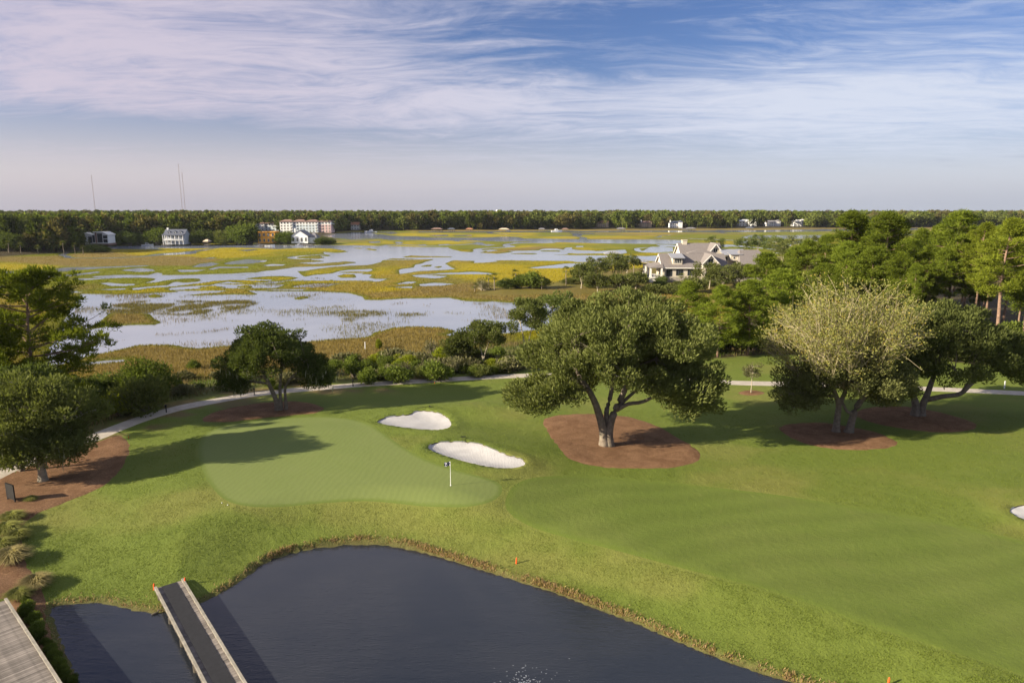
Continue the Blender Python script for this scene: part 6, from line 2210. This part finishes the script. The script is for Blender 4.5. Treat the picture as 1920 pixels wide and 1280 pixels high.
# ---- docks, pier, boats
def dock(name, label, x, y, w, d, roofed=False, rz=0.0, z=1.0, posts=True):
    root = empty(name, (x, y, 0), rz)
    tag(root, label, 'dock')
    m = MB(); m.box(-w / 2, w / 2, 0, d, z - 0.15, z + 0.05); m.build('deck', M_WOOD, root)
    for k in range(4):
        for yy in (0.2, d - 0.2):
            xx = -w / 2 + 0.2 + (w - 0.4) * k / 3
            m = MB(); m.tube([(xx, yy, -0.6), (xx, yy, z + (2.6 if roofed else 0.7))], [0.14, 0.13], 6); m.build('post', M_WOODD, root)
    if roofed:
        m = MB(); hip(m, -w / 2 - 0.5, w / 2 + 0.5, -0.5, d + 0.5, z + 2.6, z + 4.0, -w / 4, w / 4); m.build('roof', roofed, root)
    return root


def boat(name, label, x, y, L=8.0, rz=0.0, cabin=True, z=0.0):
    root = empty(name, (x, y, z), rz)
    tag(root, label, 'boat')
    n = 9
    vs = []; fs = []
    for i in range(n):
        t = i / (n - 1)
        xx = -L / 2 + L * t
        b = L * 0.16 * (1 - max(0, (t - 0.45) / 0.55) ** 2.2) + 0.02
        dk = L * 0.10 + L * 0.05 * t ** 2
        vs += [(xx, -b, dk), (xx, -b * 0.75, 0.05), (xx, 0, -0.25 + 0.25 * t ** 3), (xx, b * 0.75, 0.05), (xx, b, dk)]
    for i in range(n - 1):
        for k in range(4):
            a = i * 5 + k
            fs.append((a, a + 1, a + 6, a + 5))
        fs.append((i * 5 + 4, i * 5, i * 5 + 5, i * 5 + 9))
    fs.append((0, 4, 3, 2, 1))
    MB().add(vs, fs).build('hull', M_WHITE, root)
    if cabin:
        m = MB(); m.extrude([(-L * 0.18, -L * 0.10, L * 0.11), (L * 0.14, -L * 0.10, L * 0.12), (L * 0.06, -L * 0.10, L * 0.24), (-L * 0.15, -L * 0.10, L * 0.24)], (0, L * 0.20, 0)); m.build('cabin', M_WHITE, root)
        m = MB(); m.box(-L * 0.13, L * 0.06, -L * 0.104, -L * 0.1005, L * 0.16, L * 0.21); m.build('pane', M_GLASS, root)
        m = MB(); m.box(-L * 0.2, L * 0.05, -L * 0.11, L * 0.11, L * 0.245, L * 0.26); m.build('canopy', M_WHITE, root)
    return root


def wpos(px, py, z=0.0):
    return flat([(px, py)], z)[0]


q = wpos(277, 460.5); boat('motor_boat', 'white cabin boat moored left of the blue grey house', q[0], q[1], 8.5, R(10))
q = wpos(506, 461.3); boat('motor_boat', 'white boat moored below the yellow unfinished house', q[0], q[1], 8.0, R(-5), False)
q = wpos(561, 460.8); boat('motor_boat', 'small white boat at the dock of the white gabled house', q[0], q[1], 6.0, R(8))
q = wpos(695, 436.3); boat('motor_yacht', 'large white yacht on the far creek beyond the apartments', q[0], q[1], 15, R(175))
q = wpos(1044, 434.4); boat('motor_yacht', 'long white boat lying off the far docks', q[0], q[1], 14, R(4))
for px, py, w, roofed, lab in [(492, 460, 14, None, 'brown dock below the yellow unfinished house'), (572, 459.5, 16, None, 'wooden dock of the white gabled house'), (310, 459.5, 10, None, 'low wooden dock left of the blue grey house'),
                               (386, 459.5, 5, M_TAN, 'small roofed dock on the grassy left shore'),
                               (819, 433.6, 22, M_BRICKB, 'dark roofed boat dock, first from the left on the far shore'), (846, 433.8, 14, M_NAVY, 'roofed boat dock, second from the left on the far shore'),
                               (880, 434, 14, M_TERRA, 'red roofed boat dock, third from the left on the far shore'), (945, 434.2, 20, M_TAN, 'tan roofed boat dock on the far shore'),
                               (1016, 434, 12, M_GREYR, 'boat dock left of the long white boat'), (1060, 434, 12, M_BRICKB, 'brown roofed dock right of the long white boat'),
                               (1165, 433, 16, M_GREYR, 'grey roofed dock on the far shore below the terracotta villa'), (1296, 432.5, 18, M_GREYR, 'long dock on the far shore behind the villa roof'),
                               (1407, 431.5, 14, M_NAVY, 'dark roofed dock below the bright white mansion')]:
    q = wpos(px, py, 1.0)
    dock('boat_dock', lab, q[0], q[1], w * 0.6, 5.5, roofed, z=1.2)

# pier with gazebo beyond the villa trees
g0 = wpos(1150, 489, 0.6)
root = empty('pier_gazebo', (g0[0], g0[1], 0)); tag(root, 'grey roofed gazebo at the head of the wooden pier', 'gazebo')
m = MB(); m.box(-4, 4, 0, 6, 1.5, 1.8); m.build('deck', M_WOOD, root)
for x in (-3.5, 0, 3.5):
    for y in (0.4, 5.6):
        m = MB(); m.tube([(x, y, -0.6), (x, y, 4.3)], [0.13, 0.12], 6); m.build('post', M_WOOD, root)
m = MB(); hip(m, -4.6, 4.6, -0.6, 6.6, 4.4, 5.7, -1.5, 1.5); m.build('roof', M_METALR, root)
root = empty('pier', (g0[0] + 4.2, g0[1] + 1.6, 0)); tag(root, 'long wooden pier walkway leading from the gazebo towards the villa', 'pier')
e0 = wpos(1262, 500, 1.6)
dv = np.array(e0) - np.array((g0[0] + 4.2, g0[1] + 1.6)); Lp = np.linalg.norm(dv); dn = dv / Lp
m = MB(); m.bar((0, 0, 1.65), (dv[0], dv[1], 1.65), 2.2, 0.22); m.build('deck', M_WOOD, root)
for s in (-1.1, 1.1):
    nx, ny = -dn[1] * s, dn[0] * s
    m = MB(); m.bar((nx, ny, 2.7), (dv[0] + nx, dv[1] + ny, 2.7), 0.12, 0.14); m.build('handrail', M_WOOD, root)
    k = 0.0
    while k < Lp:
        m = MB(); m.tube([(dn[0] * k + nx, dn[1] * k + ny, -0.5), (dn[0] * k + nx, dn[1] * k + ny, 2.75)], [0.1, 0.09], 5); m.build('post', M_WOODD, root)
        k += 4.0
q = wpos(1117, 489.5, 0.4)
dock('floating_dock', 'low floating dock with posts left of the gazebo', q[0], q[1], 9, 4, None, z=0.5)

# ---- masts
def mast(label, px, top, Y, r=1.2):
    p = at(px, top, Y)
    root = empty('radio_mast', (p.x, Y, 1.5)); tag(root, label, 'mast')
    H = p.z - 1.5
    legs = [(r * math.cos(a), r * math.sin(a)) for a in (0.3, 2.4, 4.5)]
    for lx, ly in legs:
        m = MB(); m.tube([(lx, ly, 0), (lx, ly, H)], [0.32, 0.28], 4); m.build('leg', M_STEEL, root)
    m = MB()
    n = int(H / 7)
    for k in range(n):
        z0 = H * k / n; z1 = H * (k + 1) / n
        for j in range(3):
            a = legs[j]; b = legs[(j + 1) % 3]
            m.bar((a[0], a[1], z0), (b[0], b[1], z1), 0.2, 0.2)
    m.build('bracing', M_STEEL, root)


mast('radio mast standing alone at the far left of the horizon', 171, 328, 2700)
mast('tallest radio mast, left one of the close pair', 334, 307, 2500)
mast('shorter radio mast, right one of the close pair', 341, 323, 2600)
mast('faint short mast on the horizon near the white water tower', 474, 393, 2800, 0.9)
p = at(932, 393, 1900)
root = empty('water_tower', (p.x, 1900, 1.5)); tag(root, 'pale tower top showing over the far woods', 'tower')
m = MB(); m.tube([(0, 0, 0), (0, 0, p.z - 8)], [1.6, 1.4], 8); m.build('shaft', M_WHITE, root)
m = MB(); m.tube([(0, 0, p.z - 9), (0, 0, p.z - 6), (0, 0, p.z - 3), (0, 0, p.z - 1.5)], [1.4, 3.2, 3.2, 0.6], 12); m.build('tank', M_WHITE, root)


# ---- golf things
p = gpos(845, 910)
root = empty('golf_flag', p); tag(root, 'white flagstick with a dark checked flag on the green', 'flag')
MB().tube([(0, 0, -0.1), (0, 0, 1.1), (0, 0, 2.25)], [0.028, 0.022, 0.016], 8).build('flagstick', M_WHITE, root)
def flag_mat():
    m, t, out = new_mat('checked_flag')
    tc = t.new('ShaderNodeTexCoord').outputs['Object']
    ck = t.new('ShaderNodeTexChecker')
    t.put(ck.inputs['Vector'], tc)
    ck.inputs['Scale'].default_value = 7
    ck.inputs['Color1'].default_value = (0.015, 0.018, 0.045, 1); ck.inputs['Color2'].default_value = (0.30, 0.30, 0.36, 1)
    d = t.new('ShaderNodeBsdfDiffuse'); t.l.new(ck.outputs[0], d.inputs[0]); t.l.new(d.outputs[0], out.inputs[0])
    return m
m = MB(); vs = []; fs = []
for i in range(9):
    for j in range(5):
        x = -0.02 - 0.52 * i / 8
        vs.append((x, 0.05 * math.sin(i * 1.1), 2.24 - 0.38 * j / 4 - 0.10 * (i / 8) ** 1.3))
for i in range(8):
    for j in range(4):
        a = i * 5 + j; fs.append((a, a + 5, a + 6, a + 1))
m.add(vs, fs).build('flag_cloth', flag_mat(), root)
MB().tube([(0, 0, 0.012), (0, 0, 0.02)], [0.07, 0.07], 14).build('cup_rim', M_WHITE, root)

for px, py, lab in [(968, 1056, 'orange red hazard stake on the slope above the pond'), (1665, 1284, 'orange red hazard stake at the bottom edge of the picture'), (289, 1105, 'orange stake left of the footbridge end'),
                    (347, 1094, 'orange stake right of the footbridge end'), (241, 821, 'tiny orange stake near the bend of the path'), (815, 719, 'tiny red stake beside the path behind the bunkers')]:
    q = gpos(px, py)
    m = MB()
    m.tube([(0, 0, -0.15), (0, 0, 0.42), (0, 0, 0.50)], [0.055, 0.055, 0.02], 8)
    o = m.build('hazard_stake', M_RED, None, q); o.rotation_euler = (0.03, 0.05, 0.4); tag(o, lab, 'stake')
    if 'tiny' in lab: o.scale = (0.5,) * 3
for px, py, lab in [(312, 773, 'black path light at the bend, first from the left'), (477, 740, 'black path light left of the mossy oak trunk'), (662, 724, 'black path light in front of the light green bush'),
                    (834, 711.5, 'black path light nearest the biggest oak')]:
    q = gpos(px, py)
    root = empty('path_light', q); tag(root, lab, 'light')
    MB().tube([(0, 0, -0.1), (0, 0, 0.75)], [0.075, 0.07], 8).build('post', M_BLACK, root)
    MB().tube([(0, 0, 0.75), (0, 0, 0.8), (0, 0, 0.97), (0, 0, 1.0)], [0.07, 0.12, 0.12, 0.05], 10).build('lamp_head', M_BLACK, root)
for px, py, H, lab in [(685, 657, 1.7, 'thin white post in the brown marsh grass'), (1883, 728, 1.0, 'white post on the lawn beyond the path'), (1239, 592, 5.2, 'tall white post between the young pines and the biggest oak')]:
    q = gpos(px, py)
    root = empty('marker_post', q); tag(root, lab, 'post')
    MB().tube([(0, 0, -0.1), (0, 0, H)], [0.09, 0.08], 8).build('shaft', M_WHITE, root)
    MB().tube([(0, 0, H), (0, 0, H + 0.1)], [0.13, 0.03], 8).build('cap', M_WHITE, root)
for px, py, rz, lab in [(795, 766, 0.5, 'bunker rake lying on the bank behind the waisted bunker'), (868, 826, 1.6, 'bunker rake lying at the back rim of the bunker by the flag')]:
    q = gpos(px, py)
    root = empty('bunker_rake', q + Vector((0, 0, 0.05)), rz); tag(root, lab, 'rake')
    MB().tube([(-0.9, 0, 0.02), (0.8, 0, 0.06)], [0.025, 0.022], 6).build('handle', M_BLACK, root)
    m = MB(); m.box(0.78, 0.84, -0.3, 0.3, 0.0, 0.08)
    for k in range(9):
        m.box(0.79, 0.82, -0.28 + k * 0.07, -0.26 + k * 0.07, -0.06, 0.0)
    m.build('head', M_BLACK, root)
for px, py, lab in [(416, 943, 'white golf ball on the collar left of the green'), (427, 947, 'second white golf ball beside the first one')]:
    q = gpos(px, py)
    bm = bmesh.new(); bmesh.ops.create_icosphere(bm, subdivisions=2, radius=0.04)
    me = bpy.data.meshes.new('golf_ball'); bm.to_mesh(me); bm.free()
    tag(add_obj('golf_ball', me, M_BALL, None, q + Vector((0, 0, 0.04))), lab, 'ball')
# black notice board at the left edge
q = gpos(22, 940)
root = empty('notice_board', q, R(-28)); tag(root, 'black upright board among grasses at the left edge', 'board')
m = MB(); m.box(-0.55, 0.55, -0.04, 0.04, 0.25, 1.55); m.build('panel', M_BLACK, root)
m = MB(); m.box(-0.62, 0.62, -0.07, 0.07, 1.55, 1.63); m.build('top_rail', M_BLACK, root)
for x in (-0.58, 0.58):
    m = MB(); m.box(x - 0.05, x + 0.05, -0.05, 0.05, -0.2, 1.55); m.build('post', M_BLACK, root)


# ---- footbridge and boardwalk: every plank its own piece
def walkway(name, label, a, b, w, z, plank, rail, runner=None, extra=14, post_gap=3.0, seed=1):
    a = np.array(a); b = np.array(b)
    d = b - a; L = np.linalg.norm(d); d /= L
    L += extra
    ang = math.atan2(d[1], d[0])
    root = empty(name, (a[0], a[1], z), ang)
    tag(root, label, 'bridge')
    rg = random.Random(seed)
    n = int(L / plank)
    pm = MB().box(-plank * 0.47, plank * 0.47, -w / 2, w / 2, -0.05, 0.0).mesh('plank')
    pm.materials.append(M_WOOD)
    tones = []
    for k in range(n):
        o = add_obj('plank', pm, None, root)
        o.location = ((k + 0.5) * plank, rg.uniform(-0.012, 0.012), rg.uniform(-0.006, 0.006))
    for s in (-1, 1):
        y = s * (w / 2 - 0.09)
        m = MB(); m.box(0.0, L, y - 0.08, y + 0.08, 0.07, 0.14); m.build('curb_rail', rail, root)
        k = 0.3
        while k < L:
            m = MB(); m.box(k - 0.16, k + 0.16, y - 0.07, y + 0.07, 0.008, 0.068); m.build('curb_block', rail, root)
            k += 1.6
        m = MB(); m.box(0.02, L, s * (w / 2 - 0.32) - 0.08, s * (w / 2 - 0.32) + 0.08, -0.36, -0.065); m.build('stringer', M_WOODD, root)
        k = 1.2
        while k < L:
            m = MB(); m.tube([(k, s * (w / 2 - 0.1), -2.4), (k, s * (w / 2 - 0.1), -0.075)], [0.13, 0.13], 7); m.build('pile', M_WOODD, root)
            k += post_gap
    if runner:
        m = MB(); m.box(0.05, L, runner[0], runner[1], 0.01, 0.03); m.build('mat', M_MAT, root)
    return root


zb = 1.40
fa = flat([(319, 1098)], zb)[0]; fb = flat([(421, 1280)], zb)[0]
wl = flat([(294, 1103)], zb)[0]; wr = flat([(344, 1093)], zb)[0]
dd = (fb - fa) / np.linalg.norm(fb - fa)
wid = abs((wr - wl) @ np.array((-dd[1], dd[0])))
FW = max(1.7, wid) * 1.12
walkway('footbridge', 'narrow wooden footbridge with a black runner crossing the pond', fa - dd * 0.3, fb, FW, zb, 0.26, M_RAILW, (-FW * 0.26, FW * 0.24), 12, seed=3)
zb2 = 2.1
ra = flat([(14, 1123)], zb2)[0]; rb = flat([(116, 1280)], zb2)[0]
dd2 = (rb - ra) / np.linalg.norm(rb - ra)
nn2 = np.array((dd2[1], -dd2[0]))
if nn2[0] > 0: nn2 = -nn2
BW = 3.1
walkway('boardwalk', 'broad weathered boardwalk in the bottom left corner', ra + nn2 * BW / 2, rb + nn2 * BW / 2, BW, zb2, 0.20, M_RAILW, None, 12, seed=5)


# ---- clumps of ornamental grass on the left, small plants of the bank
def grass_clump(seed, n=1700, h=1.5):
    rng = np.random.default_rng(seed)
    a = rng.random(n) * 6.28
    el = rng.uniform(0.5, 1.5, n)
    d = np.stack([np.cos(a) * np.cos(el), np.sin(a) * np.cos(el), np.sin(el)], 1)
    P = np.stack([np.cos(a), np.sin(a), np.zeros(n)], 1) * rng.uniform(0, 0.28, (n, 1))
    L = h * rng.uniform(0.6, 1.05, n)
    S = np.cross(d, (0, 0, 1.0)); S /= np.linalg.norm(S, axis=1)[:, None] + 1e-6
    M = P + d * (L * 0.6)[:, None]
    E = M + (d * np.array((1.2, 1.2, 0.2)) - np.array((0, 0, 0.25))) * (L * 0.5)[:, None]
    W = 0.017
    V = np.stack([P - S * W, P + S * W, M + S * W, M - S * W, E], 1).reshape(-1, 3)
    i = np.arange(n)[:, None] * 5
    F4 = i + np.array([[0, 1, 2, 3]]); F3 = i + np.array([[3, 2, 4]])
    return np_mesh('blades', V, [F4, F3])


M_GRASSO = leafmat('ornamental_grass_blades', (0.13, 0.15, 0.035), (0.27, 0.265, 0.09), 0.35, objvar=0.2)
M_GRASSB = leafmat('dry_ornamental_blades', (0.18, 0.15, 0.06), (0.32, 0.27, 0.13), 0.3, objvar=0.2)
GC = [grass_clump(k) for k in (1, 2)]
GC[0].materials.append(M_GRASSO); GC[1].materials.append(M_GRASSB)
for px, py, h, k, lab in [(22, 1052, 2.1, 1, 'large tan grass clump at the left edge above the boardwalk'), (14, 1000, 1.9, 0, 'pale green grass clump at the left edge, above the tan one'), (24, 975, 1.6, 0, 'green grass clump below the black board'),
                          (58, 938, 0.9, 0, 'small green grass tuft right of the black board'), (68, 1098, 1.7, 1, 'brownish grass clump with a long shadow near the pond corner'),
                          (36, 1120, 1.4, 0, 'whitish grass clump next to the boardwalk end'), (4, 1030, 1.8, 0, 'grass clump cut by the left picture edge'), (35, 1010, 1.5, 0, 'slender grass clump between two larger ones at left')]:
    q = gpos(px, py)
    o = add_obj('ornamental_grass', GC[k], None, None, q)
    h *= 0.8; o.scale = (h / 1.5,) * 3; o.rotation_euler = (0, 0, RS.random() * 6)
    tag(o, lab, 'grass clump')
for k in range(22):
    t = k / 21
    px = 40 + 100 * t + RS.uniform(-9, 9) ; py = 1135 + 160 * t + RS.uniform(-6, 6)
    put_shrub('green', px, py, RS.uniform(14, 24), 'small green plant on the bare bank between boardwalk and pond', 'small plants on the bank by the boardwalk', name='bank_plant', cat='plant')


# ---- foam of a fountain on the pond
def foam():
    rng = np.random.default_rng(17)
    c = flat([(985, 1282)], POND_Z)[0]
    Vs = []; Fs = []; b = 0
    for k in range(150):
        a = rng.random() * 6.28
        r = abs(rng.normal()) * 0.95
        x = c[0] + math.cos(a) * r * 1.1; y = c[1] + math.sin(a) * r
        s = rng.uniform(0.010, 0.030)
        st = rng.uniform(1.2, 4.0); th = rng.normal() * 0.7
        m = 7
        ring = []
        for j in range(m):
            q = 6.283 * j / m
            rr = s * rng.uniform(0.55, 1.3)
            u = math.cos(q) * rr * st; v = math.sin(q) * rr
            ring.append((x + u * math.cos(th) - v * math.sin(th), y + u * math.sin(th) + v * math.cos(th), POND_Z + 0.008))
        Vs += ring + [(x, y, POND_Z + 0.03)]
        Fs += [(b + j, b + (j + 1) % m, b + m) for j in range(m)]
        b += m + 1
    o = add_obj('foam', np_mesh('foam', np.array(Vs), np.array(Fs)), M_FOAM)
    tag(o, 'white foam flecks of the fountain on the dark pond', 'foam', kind='stuff')


foam()
# a duck by the bank
q = flat([(291, 1151)], POND_Z)[0]
root = empty('duck', (q[0], q[1], POND_Z - 0.03), 0.6); tag(root, 'small dark duck floating beside the footbridge end', 'duck')
MB().tube([(-0.24, 0, 0.12), (-0.16, 0, 0.09), (0, 0, 0.07), (0.12, 0, 0.08), (0.17, 0, 0.14), (0.18, 0, 0.22), (0.21, 0, 0.26), (0.25, 0, 0.25), (0.30, 0, 0.24)],
          [0.01, 0.06, 0.095, 0.075, 0.045, 0.035, 0.045, 0.03, 0.012], 8).build('body', M_WOODD, root, smooth=True)

# ------------------------------------------------------------------ air
def haze():
    m, t, out = new_mat('haze')
    v = t.new('ShaderNodeVolumePrincipled')
    v.inputs['Color'].default_value = (0.80, 0.87, 1.0, 1)
    v.inputs['Density'].default_value = 0.000028
    v.inputs['Anisotropy'].default_value = 0.2
    t.l.new(v.outputs[0], out.inputs['Volume'])
    b = MB().box(-3200, 3200, -60, 3300, -3.0, 215.0)
    tag(b.build('haze', m), 'thin haze over the marsh', 'haze', kind='stuff')


haze()
